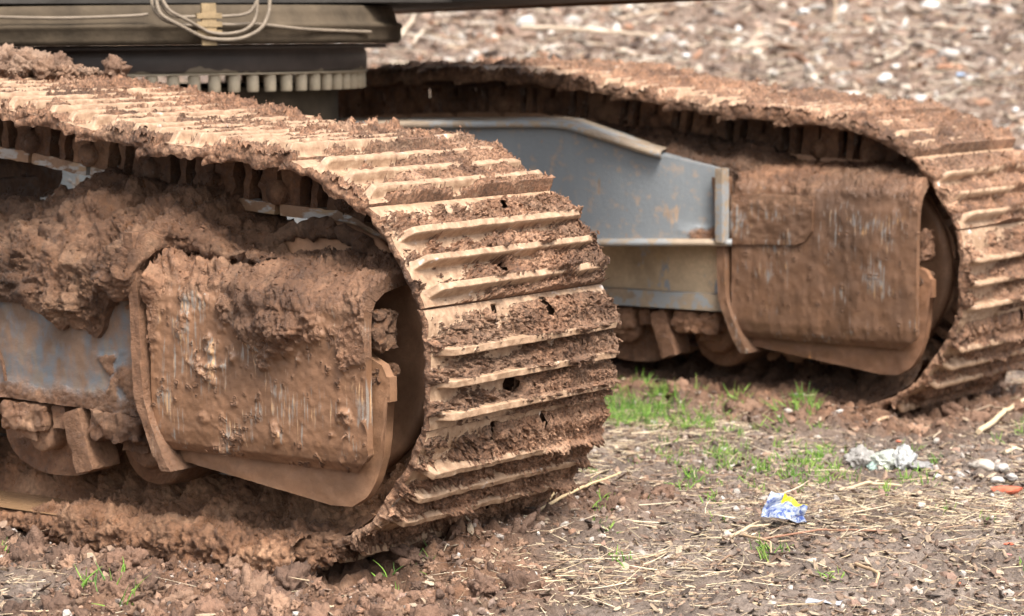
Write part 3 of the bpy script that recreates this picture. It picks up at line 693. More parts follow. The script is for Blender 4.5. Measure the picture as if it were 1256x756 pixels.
        mb = MB(); rbox(mb, (x - .035, y0 + .022, .200), (.125, .06, .055), .006, .005, a=.8); rbox(mb, (x - .045, y0 + .03, .170), (.075, .05, .03), .005, .01, a=.8)
        rbox(mb, (x + .055, y0 + .03, .205), (.035, .05, .045), .004, .01, a=.8)
        lathe(mb, [(0, .012), (.032, .012), (.036, .02), (.036, .06)], (x - .005, y0 + .0, .165), 'Y', 30, .002, 40, a=.6)
        mb.build('roller_bracket', M['plate'] if not far else M['plate_far'], ro)
        mb = MB(); ca, sa = math.cos(.30), math.sin(.30); rbox(mb, (x + .125, y0 + .025, .165), (.05, .08, .125), .003, .01, rot=[[ca, 0, -sa], [0, 1, 0], [sa, 0, ca]], a=.5)
        mb.build('roller_guard', M['plate'] if not far else M['plate_far'], ro)
    mb = MB(); rbox(mb, (-.385, y0 + .02, .200), (.135, .07, .055), .008, .005, a=.85); rbox(mb, (-.36, y0 + .045, .165), (.07, .05, .03), .005, .01, a=.85)
    lathe(mb, [(0, .03), (.045, .03), (.052, .045), (.052, .06), (.085, .06), (.09, .075), (.09, .42), (0, .43)], (-.345, y0 + .0, .168), 'Y', 40, .002, 40, a=.5)
    mb.build('track_roller', M['plate'] if not far else M['plate_far'], fr)
    # carrier roller under the upper run
    mb = MB(); lathe(mb, [(0, .18), (.05, .18), (.062, .19), (.062, .42), (.05, .43), (0, .43)], (-1.02, y0, .668), 'Y', 40, .003, 20, a=.8)
    rbox(mb, (-1.02, y0 + .28, .60), (.16, .12, .12), .004, .02, a=.9); mb.build('carrier_roller', M['mud_dark'], fr)
frame(0.0, False); frame(G_Y, True)

# ---- car body: centre box and the diagonal leg to the far track
cb = MB(); rbox(cb, (-1.65, 1.36, .57), (1.1, 1.0, .30), .002, .1, a=.3); CB = cb.build('car_body', M['leg'], EX)
A0 = np.array([-.283, G_Y - .03, 0]); EE = np.array([-.8815, -.4722, 0]); EN = np.array([.4722, -.8815, 0])
def leg_pt(e, z, off=0.0): return A0 + EE * e + np.array([0, 0, z]) + EN * off
es = np.linspace(0.0, 1.10, 110); zt = np.interp(es, [0, .19, .40, .45, 1.1], [.603, .648, .716, .722, .722]); s = np.linspace(0, 1, 40)
P = np.stack([np.stack([leg_pt(e, .425 + (t_ - .425) * k) for k in s]) for e, t_ in zip(es, zt)])
mk = sstep(.16, .02, es)[:, None] * sstep(.485, .44, P[..., 2] + .02 * fbm(P, 20, 2)) * 0.9
LEG = slab(P, .30, mk * .02 * crumple(P) + 0.0006 * fbm(P, 8, 2), mk, outward=EN).build('carbody_leg', M['leg'], CB)
mb = MB(); P = np.zeros((110, 6, 3))
for j, (o_, dz) in enumerate(((-.30, .012), (.024, .012), (.032, .009), (.032, -.003), (.024, -.006), (-.30, -.006))):
    P[:, j] = np.stack([leg_pt(e, t_ + dz, o_) for e, t_ in zip(es, zt)])
mb.add(P[es > 0.16], gridF(int((es > .16).sum()), 6, True), 0.0); mb.build('top_flange', M['worn'], CB)
mb = MB(); P = np.zeros((60, 6, 3))
for j, (o_, z) in enumerate(((-.30, .427), (.02, .427), (.032, .422), (.032, .412), (.02, .408), (-.30, .408))):
    P[:, j] = np.stack([leg_pt(e, z, o_) for e in np.linspace(-.02, 1.1, 60)])
mb.add(P, gridF(60, 6, True), 0.0); mb.build('bottom_flange', M['worn'], CB)
ca, sa = EE[0], EE[1]
mb = MB(); rbox(mb, leg_pt(.005, .515, .03), (.022, .035, .19), .0012, .02, rot=[[1, 0, 0], [0, 1, 0], [0, 0, 1]], a=.05); mb.build('end_plate', M['worn'], CB)
mb = MB(); lathe(mb, [(.53, .60), (.53, .83), (.0, .83)], (-1.65, 1.36, 0), 'Z', 96, a=0); mb.build('turret_neck', M['ring'], CB)

# ---- slewing ring with its bolts
RC = (-1.65, 1.36, 0)
mb = MB(); lathe(mb, [(.50, .868), (.604, .868), (.608, .874), (.608, .915), (.602, .925), (.66, .925), (.66, .936), (.5, .936)], RC, 'Z', 128)
RING = mb.build('slewing_ring', M['ring_band'], EX)
mb = MB(); lathe(mb, [(.60, .937), (.690, .937), (.698, .943), (.700, .950), (.700, .974), (.704, .978), (.704, .984), (.698, .989), (.690, .992), (.685, 1.012), (.678, 1.032), (.4, 1.034)], RC, 'Z', 128); mb.build('ring_cover', M['ring'], RING)
mb = MB(); lathe(mb, [(.55, .862), (.603, .8625), (.609, .8635), (.609, .8672), (.55, .8675)], RC, 'Z', 128); mb.build('ring_lip', M['bolt'], RING)
bm_ = MB(); lathe(bm_, [(0, .820), (.0125, .820), (.0155, .823), (.0155, .860), (.012, .862), (0, .862)], (0, 0, 0), 'Z', 14)
proto = bm_.build('ring_bolt', M['bolt'], RING)
for k in range(46):
    a = R_(-118 + k * 5.0 + 1.0); o = proto if k == 0 else proto.copy()
    if k: COL.objects.link(o)
    o.parent = RING; o.location = (RC[0] + .590 * math.cos(a), RC[1] + .590 * math.sin(a), 0)

# ---- upper deck overhead
De = np.array([.849, -.528]); Dn = np.array([.528, .849]); DC = np.array(RC[:2])
def deck_box(mb, e0, e1, n0, n1, z0, z1, amp=0.0):
    c = DC + De * (e0 + e1) / 2 + Dn * (n0 + n1) / 2
    rbox(mb, (c[0], c[1], (z0 + z1) / 2), (e1 - e0, n1 - n0, z1 - z0), amp, .12, rot=[[De[0], Dn[0], 0], [De[1], Dn[1], 0], [0, 0, 1]], bev=.1)
FAR_N = float((np.array([-.006, 1.69]) - DC) @ Dn)
mb = MB(); deck_box(mb, -1.5, .50, -.58, FAR_N - .02, 1.036, 1.16); deck_box(mb, .501, 1.27, FAR_N - .45, FAR_N - .02, 1.036, 1.158); DK = mb.build('upper_deck', M['deck'], EX)
mb = MB(); deck_box(mb, -1.5, 1.27, FAR_N - .02 + .001, FAR_N, 1.030, 1.05); mb.build('deck_rim', M['rim'], DK)
mb = MB(); deck_box(mb, -1.45, .45, -.25, FAR_N - .15, 1.165, 1.5); mb.build('engine_house', M['bracket'], DK)

# ---- hoses and their bracket on the front of the ring
def ring_pt(deg, r, z): a = R_(deg); return np.array([RC[0] + r * math.cos(a), RC[1] + r * math.sin(a), z])
HD = -32.0
b0 = ring_pt(HD, .738, .985); a_ = R_(HD); rt = [[math.cos(a_), -math.sin(a_), 0], [math.sin(a_), math.cos(a_), 0], [0, 0, 1]]
mb = MB(); rbox(mb, b0, (.012, .036, .10), .0006, .01, rot=rt); br = mb.build('hose_bracket', M['bracket'], EX)
mb = MB()
for z in (.965, .985, 1.005): rbox(mb, ring_pt(HD, .738, z), (.018, .062, .013), 0, .01, rot=rt)
mb.build('hose_clamp', M['bracket'], br)
def hose(pts, r=.0042):
    tube(MB(), smooth_path([ring_pt(d, rr, z) for d, rr, z in pts], 50), r, 10).build('hydraulic_hose', M['hose'], EX)
hose([(-42.5, .73, 1.05), (-42, .735, 1.02), (-40, .735, .995), (-36.5, .73, .984), (-32, .73, .985), (-27, .73, .984), (-22, .725, .985), (-10, .712, .972), (10, .71, .965)])
hose([(-41, .74, 1.05), (-40.3, .75, 1.025), (-38.5, .75, 1.005), (-35, .735, 1.003), (-32, .732, 1.005), (-28.5, .735, 1.004), (-24.5, .75, 1.012), (-22.5, .75, 1.05)])
hose([(-41.7, .75, 1.05), (-41, .765, 1.01), (-38, .765, .985), (-34.5, .75, .962), (-32, .748, .951), (-27, .76, .950), (-23, .765, .972), (-21, .76, 1.01), (-20.3, .75, 1.05)], .0048)
hose([(-40.8, .755, 1.05), (-39.5, .77, 1.018), (-36.5, .765, .996), (-33.5, .752, .975), (-32, .75, .966), (-29, .755, .962), (-25.5, .76, .972), (-23.4, .755, 1.0), (-22.8, .75, 1.05)], .0042)
hose([(-75, .71, 1.008), (-60, .708, 1.003), (-47, .708, 1.006), (-43, .71, 1.01)], .004)

# ------------------------------------------------------------------ churned mud over the near lower run
def mud_bed(name, y0, x0, x1, prof, mat, nx, ny, label, far):
    """squeezed-out mud: a cross-section swept along the track, then pushed out along its normals in lumps"""
    xs = np.linspace(x0, x1, nx); prof = np.array(prof, float); d = np.concatenate([[0], np.cumsum(np.linalg.norm(np.diff(prof, axis=0), axis=1))]); q = np.linspace(0, d[-1], ny)
    P = np.zeros((nx, ny, 3)); P[..., 0] = xs[:, None]; P[..., 1] = np.interp(q, d, prof[:, 0]); P[..., 2] = np.interp(q, d, prof[:, 1])
    L = P + (7.0 if far else 0); Y = P[..., 1].copy(); X = P[..., 0]
    n = gnorm(P); n = n if n[..., 2].mean() > 0 else -n
    tooth = 0.5 + 0.5 * np.sin(X * 2 * np.pi / PITCH * 2 + 2.5 * fbm(L, 5, 1))
    wet = 0.0 if far else sstep(-.52, -.64, X + .08 * fbm(L, 9, 2)) * sstep(.15, .11, Y) * sstep(-.02, .0, Y)
    dsp = 0.010 * fbm(L, 9, 3) + 0.026 * (billow(L + .012 * fbm(L, 35, 1)[..., None], 15, 3) - .3) + 0.020 * (crumple(L, 2.) - .40) + .034 * (tooth - .4) * sstep(.10, .17, Y) * sstep(.34, .26, Y)
    dsp = dsp * (1 - wet) - .016 * wet
    P[..., 1] += .012 * fbm(np.stack([X, 0 * X, 0 * X], -1), 9, 2) * sstep(.10, .0, Y)
    P = P + n * dsp[..., None]
    # rises with the plates at the front, where their bare ends stay in view
    w = sstep(.04, .12, X + .02 * fbm(L, 20, 1)) if not far else sstep(-.05, .1, X)
    drop = (w > .5) & (Y < .036)
    P[..., 2] -= w * np.maximum(P[..., 2] - .004, 0) * (1 - sstep(.03, .12, Y))
    P[..., 2] += .365 - np.sqrt(.365 ** 2 - np.clip(X, 0, .30) ** 2)
    P[..., 1] += y0
    gf = gridF(nx, ny); gf = gf[~drop.ravel()[gf].any(1)]; mb = MB(); mb.add(P, gf, 1.0); n = gnorm(P); n = n if n[..., 2].mean() > 0 else -n; ok = ~drop.ravel()
    fv, ff = flakes(P.reshape(-1, 3)[ok], n.reshape(-1, 3)[ok], int((2200 if not far else 900) * (x1 - x0)), .001, .006, 9); mb.add(fv, ff, 1.0, False)
    if not far:     # packed lumps where the mud lets go of the plates
        for k, (x, y, z, r) in enumerate([(.030, .020, -.004, .034), (.066, .026, -.008, .030), (.098, .036, -.006, .026), (.125, .046, .004, .022), (.05, .045, .010, .03), (.09, .06, .012, .03), (-.005, .005, -.02, .03)]):
            V, F = lump(4, 400 + k, .4, 1.2, .2); V = V * (.7 + 1.0 * billow(V, 1.6, 3, 4.1 * k, .6)[:, None]); mb.add(V * r * np.array([1.25, .8, .8]) + np.array([x, y, z + .365 - math.sqrt(.365 ** 2 - max(x, 0) ** 2)]), F, 1.0)
    o = mb.build(name, mat); tag(o, label, 'mud', None, 'stuff'); return o
mud_bed('mud_bed', 0, -1.7, .24, [(.50, .07), (.34, .085), (.26, .095), (.20, .088), (.165, .06), (.12, .024), (.06, .014), (.020, .020), (-.004, .016), (-.016, -.002), (-.018, -.02), (-.012, -.035), (.01, -.05)], M['mud_wet'], 560, 170, 'churned wet mud squeezed over the lower run of the near track', False)  # mud colour: pale slurry, lightened further in place of light in the trough
mud_bed('mud_bed', G_Y, -1.5, .22, [(.50, .06), (.30, .08), (.19, .075), (.13, .045), (.05, .03), (.0, .02), (-.04, -.01), (-.07, -.04), (-.09, -.06)], M['mud_dark'], 260, 80, 'dark mud under the lower run of the far track', True)
# puddle
m, t, b = nodes('muddy_water'); v = coords(t); b.inputs['Base Color'].default_value = (.27, .165, .09, 1); b.inputs['Roughness'].default_value = .12
b.inputs['IOR'].default_value = 1.33; bump(t, b, noise(t, v, 30, 2), .001, .4)
xs = np.linspace(-1.6, -.40, 90); P = np.zeros((90, 20, 3)); P[..., 0] = xs[:, None]; P[..., 1] = np.linspace(-.012, .16, 20); P[..., 2] = .011
o = mesh('puddle', P.reshape(-1, 3), gridF(90, 20), m); o['kind'] = 'structure'; o['label'] = 'shallow puddle of muddy brown water on the near track'

# ------------------------------------------------------------------ loose stuff on the ground
def wedge(n, s0, s1, marg=0.95, ratio=0.2046, power=1.0):
    s = s0 + (s1 - s0) * RNG.random(n) ** power; t = RNG.uniform(-1, 1, n) * (s * ratio + marg); return xy(s, t)
def not_machine(X, Y):
    return ~(((Y > -.03) & (Y < .63) & (X < .22)) | ((Y > G_Y - .05) & (Y < G_Y + .62) & (X < .25)))
def pts3(X, Y, dz=0.0): return np.stack([X, Y, ground_z(X, Y) + dz], -1)
pal = lambda cols, n, jit=.12: np.clip(np.array(cols)[RNG.integers(0, len(cols), n)] * (1 + RNG.normal(0, jit, (n, 1))), .005, .95)
def clod(k):
    V, F = lump(2, k, .5, 1.4, .25); return V * (.75 + .9 * billow(V, 1.9, 2, 3.3 * k)[:, None]) , F
LUMPS = [clod(k) for k in range(9)]; CHIPS = [lump(1, 20 + k, .35, 1.2, .8) for k in range(6)]
# soil clods
X, Y = wedge(100000, 3.0, 7.4); mk = mudmask(X, Y); keep = (RNG.random(len(X)) < .012 + .98 * sstep(.25, .85, mk)) & not_machine(X, Y); X, Y = X[keep], Y[keep]; n = len(X)
sz = .0018 + .007 * RNG.random(n) ** 4
o = scatter('soil_clods', LUMPS, pts3(X, Y, .0) - np.array([0, 0, .25]) * sz[:, None], sz[:, None] * RNG.uniform(.7, 1.3, (n, 3)), M['clod'], pal([(.22, .125, .080), (.175, .098, .063), (.27, .165, .11), (.12, .07, .048)], n, .18), smooth=True); tag(o, 'crumbled reddish soil and small clods along the tracks', 'soil', None, 'stuff')
X, Y = wedge(13000, 3.0, 7.4); mk = mudmask(X, Y); keep = (RNG.random(len(X)) < sstep(.3, .9, mk) * (.35 + .65 * (Y < .1))) & not_machine(X, Y); X, Y = X[keep], Y[keep]; X = np.concatenate([X, RNG.uniform(-.12, .16, 26)]); Y = np.concatenate([Y, RNG.uniform(-.10, .015, 26)]); n = len(X)
BIG = [(lambda V, F: (V * (.72 + 1.0 * billow(V, 1.5, 3, 5.3 * k, .6)[:, None]), F))(*lump(4, 300 + k, .45, 1.2, .3)) for k in range(8)]
sz = .007 + .024 * RNG.random(n) ** 5; sz[-26:] = RNG.uniform(.008, .018, 26)
o = scatter('soil_lumps', BIG, pts3(X, Y, .0) - np.array([0, 0, .2]) * sz[:, None], sz[:, None] * RNG.uniform(.7, 1.3, (n, 3)), M['clod'], pal([(.22, .125, .080), (.175, .098, .063), (.26, .155, .10), (.13, .075, .05)], n, .15), smooth=True); tag(o, 'broken lumps of reddish soil heaped along the tracks', 'soil', None, 'stuff')
# gravel and pale bits
X, Y = wedge(58000, 3.0, 8.4); keep = not_machine(X, Y) & (RNG.random(len(X)) < .25 + .75 * (pn(np.stack([X * 2, Y * 2, 0 * X], -1)) > 0)); X, Y = X[keep], Y[keep]; n = len(X)
sz = .0015 + .011 * RNG.random(n) ** 6
o = scatter('gravel', CHIPS, pts3(X, Y, .001), sz[:, None] * RNG.uniform(.6, 1.3, (n, 3)), M['tint'], pal([(.36, .31, .27), (.28, .22, .18), (.20, .14, .11), (.14, .09, .065), (.42, .38, .34), (.24, .15, .11), (.18, .12, .09)], n)); tag(o, 'small gravel and crumbs of stone on the trampled soil', 'gravel', None, 'stuff')
X, Y = wedge(86000, 3.0, 8.4); mk = mudmask(X, Y); keep = not_machine(X, Y) & (RNG.random(len(X)) < 1 - .6 * mk); X, Y = X[keep], Y[keep]; n = len(X); sz = .003 + .011 * RNG.random(n) ** 3
o = scatter('leaf_litter', CHIPS, pts3(X, Y, .002), np.stack([sz * RNG.uniform(.8, 1.8, n), sz * RNG.uniform(.4, .9, n), sz * RNG.uniform(.1, .3, n)], -1), M['tint'], pal([(.10, .065, .048), (.16, .10, .07), (.24, .16, .11), (.30, .22, .15), (.07, .05, .04), (.36, .28, .20)], n), .4); tag(o, 'dark rotted leaf crumbs and bark flakes on the soil', 'leaf litter', None, 'stuff')
# straw and dry roots
X, Y = wedge(185000, 3.1, 8.6, power=1.0); mk = mudmask(X, Y); fl = pn(np.stack([X * 1.3, Y * 1.3, 0 * X + 4], -1)); keep = not_machine(X, Y) & (RNG.random(len(X)) < (.16 + .9 * sstep(-.1, .45, fl)) * (1 - .85 * mk)); X, Y = X[keep], Y[keep]; n = len(X)
ln = .012 + .095 * RNG.random(n) ** 3
o = strand_mesh('straw', pts3(X, Y, .003), ln, .0010 + .0028 * RNG.random(n) ** 3, M['fibre'], pal([(.56, .45, .30), (.46, .35, .22), (.64, .54, .39), (.30, .20, .13), (.17, .105, .07), (.50, .41, .28), (.12, .08, .06)], n), RNG.uniform(0, 2 * np.pi, n), RNG.normal(.04, .10, n), RNG.normal(0, .22, (n, 2)) * np.array([1, .35]), nseg=3); tag(o, 'scattered dry straw and root fibres on the soil', 'straw', None, 'stuff')
# grass
def grass(cs):
    Xs, Ys, hs_ = [], [], []
    for (x, y, r, n, h) in cs:
        n = int(n * 1.5); a = RNG.normal(0, r, (n, 2)); nclump = max(3, n // 14); cc = RNG.normal(0, r, (nclump, 2)); k = RNG.integers(0, nclump, n); a = cc[k] + RNG.normal(0, .010, (n, 2))
        Xs.append(x + a[:, 0] * RH[0] + a[:, 1] * DH[0] * 1.6); Ys.append(y + a[:, 0] * RH[1] + a[:, 1] * DH[1] * 1.6); hs_.append(h * .82 * RNG.uniform(.4, 1.3, n))
    X, Y, h = map(np.concatenate, (Xs, Ys, hs_)); k = not_machine(X, Y); X, Y, h = X[k], Y[k], h[k]; n = len(X)
    o = strand_mesh('grass', pts3(X, Y, -.003), h, .0022 + .0016 * RNG.random(n), M['fibre'], pal([(.10, .22, .022), (.15, .30, .035), (.20, .34, .05), (.08, .17, .03), (.22, .31, .06)], n), RNG.uniform(0, 2 * np.pi, n), RNG.uniform(.55, 1.45, n), RNG.normal(0, .28, (n, 2)), nseg=4); tag(o, 'sparse tufts of young green grass on the soil', 'grass', None, 'stuff')
grass([(-.48, 1.98, .07, 240, .05), (-.30, 1.90, .10, 300, .045), (-.42, 1.78, .04, 160, .045), (-.20, 1.86, .07, 120, .03), (.22, 1.36, .13, 320, .032), (.36, 1.47, .12, 300, .032), (.10, 1.50, .10, 160, .028), (.05, 1.2, .12, 60, .025), (.0, 2.02, .03, 60, .05),
       (.50, 2.35, .12, 120, .03), (.9, 2.05, .15, 80, .025), (.75, .55, .02, 26, .035), (.55, .35, .02, 14, .03), (.05, -.42, .03, 16, .05), (-.10, -.33, .02, 14, .05), (-.42, -.28, .05, 16, .035), (.28, .02, .05, 16, .035), (.35, .55, .05, 20, .03), (.20, .82, .05, 30, .025), (1.1, 1.5, .05, 40, .03), (.8, .9, .2, 60, .02), (.62, 1.9, .2, 60, .025)])
# chips and fibres on the bank
X, Y = wedge(56000, 8.0, 16.5, 1.3); n = len(X); sz = .008 + .050 * RNG.random(n) ** 5
o = scatter('wood_chips', CHIPS, pts3(X, Y, .004), np.stack([sz * RNG.uniform(.8, 2.0, n), sz * RNG.uniform(.4, .9, n), sz * RNG.uniform(.15, .6, n)], -1), M['tint'], pal([(.19, .125, .092), (.26, .18, .135), (.11, .07, .05), (.34, .26, .20), (.27, .145, .09), (.07, .045, .035), (.22, .155, .12), (.40, .34, .28), (.48, .44, .40), (.14, .10, .08)], n, .2), .45); tag(o, 'brown wood chips and rubble covering the bank', 'wood chips', None, 'stuff')
X, Y = wedge(18000, 8.0, 16.5, 1.3); n = len(X)
o = strand_mesh('bark_strips', pts3(X, Y, .02), .04 + .26 * RNG.random(n) ** 3, .004 + .014 * RNG.random(n) ** 3, M['fibre'], pal([(.40, .31, .22), (.30, .20, .13), (.50, .42, .32), (.16, .10, .07), (.54, .48, .41), (.10, .065, .045)], n), RNG.uniform(0, 2 * np.pi, n), RNG.normal(.05, .16, n), RNG.normal(0, .2, (n, 2)) * np.array([1, .3])); tag(o, 'strips of bark and dry stems strewn over the bank', 'bark', None, 'stuff')

# ------------------------------------------------------------------ single things on the ground
def gp(px, py, zoff=0.0):
    """ground point under a spot of the photograph (1256 x 756)"""
    d = np.array(c_d) + (px - 628) / 3070.1 * np.array(c_r) - (py - 378) / 3070.1 * np.array(c_u)
    lo, hi_ = 2.5, 40.0
    tt = np.linspace(lo, hi_, 1500); Pp = CAM + tt[:, None] * d; g = ground_z(Pp[:, 0], Pp[:, 1], False); k = np.argmax(Pp[:, 2] < g)
    x, y = Pp[k, :2]; return np.array([x, y, float(ground_z(np.array([x]), np.array([y]))[0]) + zoff])
def stone(px, py, size, label, group, col, seed, flat=.7, cat='stone', name='stone'):
    V, F = lump(3, 60 + seed, .38, 1.3, .75); rr = np.random.default_rng(seed); ang = rr.uniform(0, 6.28); c, s_ = math.cos(ang), math.sin(ang)
    V = V * np.array([1, rr.uniform(.65, .95), flat * rr.uniform(.75, 1.1)]) * size; V = V @ np.array([[c, -s_, 0], [s_, c, 0], [0, 0, 1]]).T
    V = V + 0.03 * size * fbm(V / size, 6, 2)[:, None]
    o = mesh(name, V, F, M['stone'], None, {'tint': np.tile(np.array(col, float), (len(V), 1))}, True); o.location = gp(px, py) + np.array([0, 0, size * flat * .35]); tag(o, label, cat, group); return o
def stick(px0, py0, px1, py1, r, label, col, sag=.1, name='stick', cat='stick', group=None, lift=.0):
    a, b_ = gp(px0, py0, r + lift), gp(px1, py1, r + lift); mid = (a + b_) / 2 + np.array([0, 0, .01]) + sag * np.linalg.norm(b_ - a) * np.array([RH[0], RH[1], 0]) * .5
    q1 = a * .6 + b_ * .4 + (mid - (a + b_) / 2) * .8 + np.array([.003, .002, .004]); q = smooth_path([a, q1, mid, b_ * .8 + a * .2 + (mid - (a + b_) / 2) * .5, b_], 22)
    q += .25 * r * np.stack([fbm(q, 30, 2, off=o_ + px0) for o_ in (1., 9., 5.)], -1) * 2
    mb = MB(); tube(mb, q, r * .62 * np.linspace(1.1, .6, 22), 8); V = np.concatenate(mb.V)
    by = {}
    for f in mb.F: by.setdefault(f.shape[1], []).append(f)
    o = mesh(name, V, [np.concatenate(v) for v in by.values()], M['fibre'], None, {'tint': np.tile(np.array(col, float), (len(V), 1))}, True)
    return tag(o, label, cat, group)
stick(1200, 541, 1262, 503, .011, 'thick pale debarked stick lying at the right edge beside the far track', (.55, .43, .28), .03)
stick(1232, 566, 1262, 562, .008, 'short pale broken stick just below the thick debarked stick at the right edge', (.58, .47, .33), 0)
stick(1030, 605, 1106, 608, .006, 'straight pale twig lying beside the crumpled plastic bag', (.52, .40, .26), .02)
stick(935, 672, 1098, 662, .0035, 'long thin reddish brown twig lying below the foil wrapper', (.26, .13, .08), .03)
stick(660, 640, 762, 601, .0055, 'long curved yellow stalk rising from the tip of the near track', (.56, .42, .24), .05, 'stalk', 'dry stalk', None, .01)
stick(672, 632, 706, 600, .0035, 'shorter yellow stalk crossing the long curved one', (.54, .40, .22), .05, 'stalk', 'dry stalk', None, .012)
stick(1050, 705, 1068, 742, .005, 'curved tan root in the foreground at the bottom right', (.45, .31, .19), .25)
stick(895, 672, 944, 655, .006, 'pale splinter just under the foil wrapper', (.50, .38, .25), .02)
stick(912, 672, 940, 702, .004, 'thin bent tan twig below and left of the pale splinter', (.44, .31, .19), .3)
stick(898, 694, 880, 706, .004, 'small dark twig standing out of the soil left of the bent tan twig', (.22, .14, .09), .1)
stick(132, 733, 178, 730, .004, 'short grey twig lying at the bottom left among clods', (.36, .33, .31), .1)
stick(915, 520, 948, 538, .005, 'dark curved twig on the soil between the grass and the far track', (.15, .10, .07), -.2)
stick(945, 455, 982, 483, .003, 'thin grey wire-like stem leaning against the far track foot', (.42, .38, .34), .1)
stick(1075, 537, 1102, 531, .007, 'short tan bark piece on grey soil at the right', (.42, .29, .18), 0)
stick(1192, 526, 1240, 514, .006, 'dark rotten stick just above the thick debarked stick', (.22, .15, .10), .02)
stick(640, 52, 800, 66, .018, 'long arched pale branch lying on the bank above the far track', (.55, .44, .33), -.12, 'branch', 'branch', None, .03)
stick(486, 72, 512, 20, .016, 'upright pale splintered stem leaning on the bank left of the others', (.55, .46, .36), .05, 'branch', 'branch', None, .02)
stick(506, 76, 530, 28, .014, 'second pale stem on the bank right beside the splintered one', (.50, .41, .32), .05, 'branch', 'branch', None, .02)
stick(1010, 5, 1022, 48, .012, 'tan stem lying uphill on the bank above the right track', (.46, .33, .22), .1, 'branch', 'branch', None, .02)
stick(1062, 92, 1110, 76, .016, 'grey pale bark strip on the bank near the top right', (.56, .48, .38), .1, 'branch', 'branch', None, .02)
pale = (.55, .50, .46)
stone(1206, 586, .030, 'largest pale lump of concrete in the heap at the right edge', None, (.42, .37, .32), 1)
for k, (px, py, s_) in enumerate([(1184, 604, .013), (1199, 610, .010), (1210, 608, .009), (1172, 610, .010), (1232, 612, .014), (1165, 598, .010), (1222, 600, .016), (1176, 590, .018), (1228, 588, .020), (1240, 602, .015), (1150, 592, .013), (1186, 588, .010), (1217, 618, .008)]):
    stone(px, py, s_, 'small pale stone of the heap round the concrete lump at the right', 'small stones of the pale heap', (.36, .33, .31) if k % 2 else (.42, .39, .36), 10 + k)
for k, (px, py, s_) in enumerate([(905, 482, .030), (885, 490, .024), (925, 488, .020), (868, 486, .016), (940, 494, .018)]):
    stone(px, py, s_, 'dusty grey stone behind the grass tuft by the far track', 'grey stones behind the grass tuft', (.40, .38, .36), 30 + k, .5)
for k, (px, py, s_) in enumerate([(980, 508, .014), (966, 526, .013), (1030, 519, .011), (1034, 655, .010), (945, 634, .008), (1085, 635, .008), (1130, 634, .012), (620, 700, .009), (548, 740, .016), (745, 640, .008), (1092, 642, .010), (655, 738, .009), (560, 728, .008), (1145, 528, .016), (1160, 540, .012), (700, 740, .008), (860, 612, .006), (1005, 560, .006), (945, 748, .010)]):
    stone(px, py, s_, 'small pale pebble lying alone on the trampled soil', 'pale pebbles on the soil', [(.44, .39, .35), (.36, .32, .28), (.50, .46, .42)][k % 3], 50 + k, .55, 'pebble', 'pebble')
rk = np.random.default_rng(3)
for k, (px, py, s_) in enumerate([(645, 42, .085), (703, 38, .06), (720, 96, .05), (820, 66, .05), (838, 68, .035), (800, 52, .022), (842, 82, .028), (640, 12, .05), (610, 55, .05), (1165, 88, .06), (1086, 118, .05), (1110, 132, .03), (1013, 62, .03), (930, 10, .05), (985, 34, .05), (1200, 22, .07), (1240, 55, .05), (1235, 20, .05), (1140, 18, .06), (1030, 110, .04), (1126, 140, .045), (1190, 120, .035), (905, 45, .03), (1246, 100, .045), (690, 12, .03), (970, 84, .03), (1050, 48, .03), (1215, 92, .035), (880, 25, .03), (1216, 170, .04), (1245, 150, .03), (760, 12, .03), (1100, 60, .03), (566, 146, .03), (440, 142, .03), (480, 146, .025), (505, 143, .022)]):
    col = [(.48, .46, .44), (.42, .38, .35), (.60, .59, .58), (.34, .29, .26)][k % 4]
    stone(px, py, s_, 'pale rubble stone lying among wood chips on the bank', 'pale rubble on the bank', col, 90 + k, .7)

# crumpled sheets: wrapper, plastic bag, blue scrap
def crumpled(name, loc, w, h, amp, seed, mat, label, cat, rotz=0.0, lift=.5, nu=60, nv=44, freq=14, attrs=None, thick=.0008):
    U, V = np.meshgrid(np.linspace(-.5, .5, nu), np.linspace(-.5, .5, nv), indexing='ij'); Q = np.stack([U * w, V * h, np.full_like(U, seed)], -1)
    z = amp * (2.2 * billow(Q, freq, 2, seed) + lift * fbm(Q, freq * .5, 1, off=seed)); x = U * w + amp * .6 * fbm(Q, freq, 2, off=seed + 5); y = V * h + amp * .6 * fbm(Q, freq, 2, off=seed + 9)
    edge = 1 + .12 * fbm(Q, freq * 1.5, 2, off=seed + 2); x *= edge; y *= edge
    c, s_ = math.cos(rotz), math.sin(rotz); P = np.stack([c * x - s_ * y, s_ * x + c * y, z + .004], -1)
    mb = slab(P, thick, None, 0.0, outward=(0, 0, 1)); uv = np.stack([U, V], -1).reshape(-1, 2); o = mb.build(name, mat); o.location = loc; tag(o, label, cat)
    return o
def mat_wrapper():
    m, t, b = nodes('wrapper_print'); v = N(t, 'ShaderNodeTexCoord').outputs['Generated']; sx = N(t, 'ShaderNodeSeparateXYZ'); t.links.new(v, sx.inputs[0])
    c = ramp(t, noise(t, v, 5, 3, .6, 1.2), [(.42, (.05, .08, .24)), (.46, (.18, .22, .36)), (.54, (.27, .31, .39)), (.62, (.42, .44, .47))])
    y = math_(t, 'MULTIPLY', math_(t, 'GREATER_THAN', math_(t, 'ADD', sx.outputs[1], math_(t, 'MULTIPLY', noise(t, v, 3, 2), .5)), 1.0), math_(t, 'GREATER_THAN', sx.outputs[0], .40)); c = mix(t, y, c, (.62, .52, .03))
    t.links.new(c, b.inputs['Base Color']); b.inputs['Roughness'].default_value = .3; return m
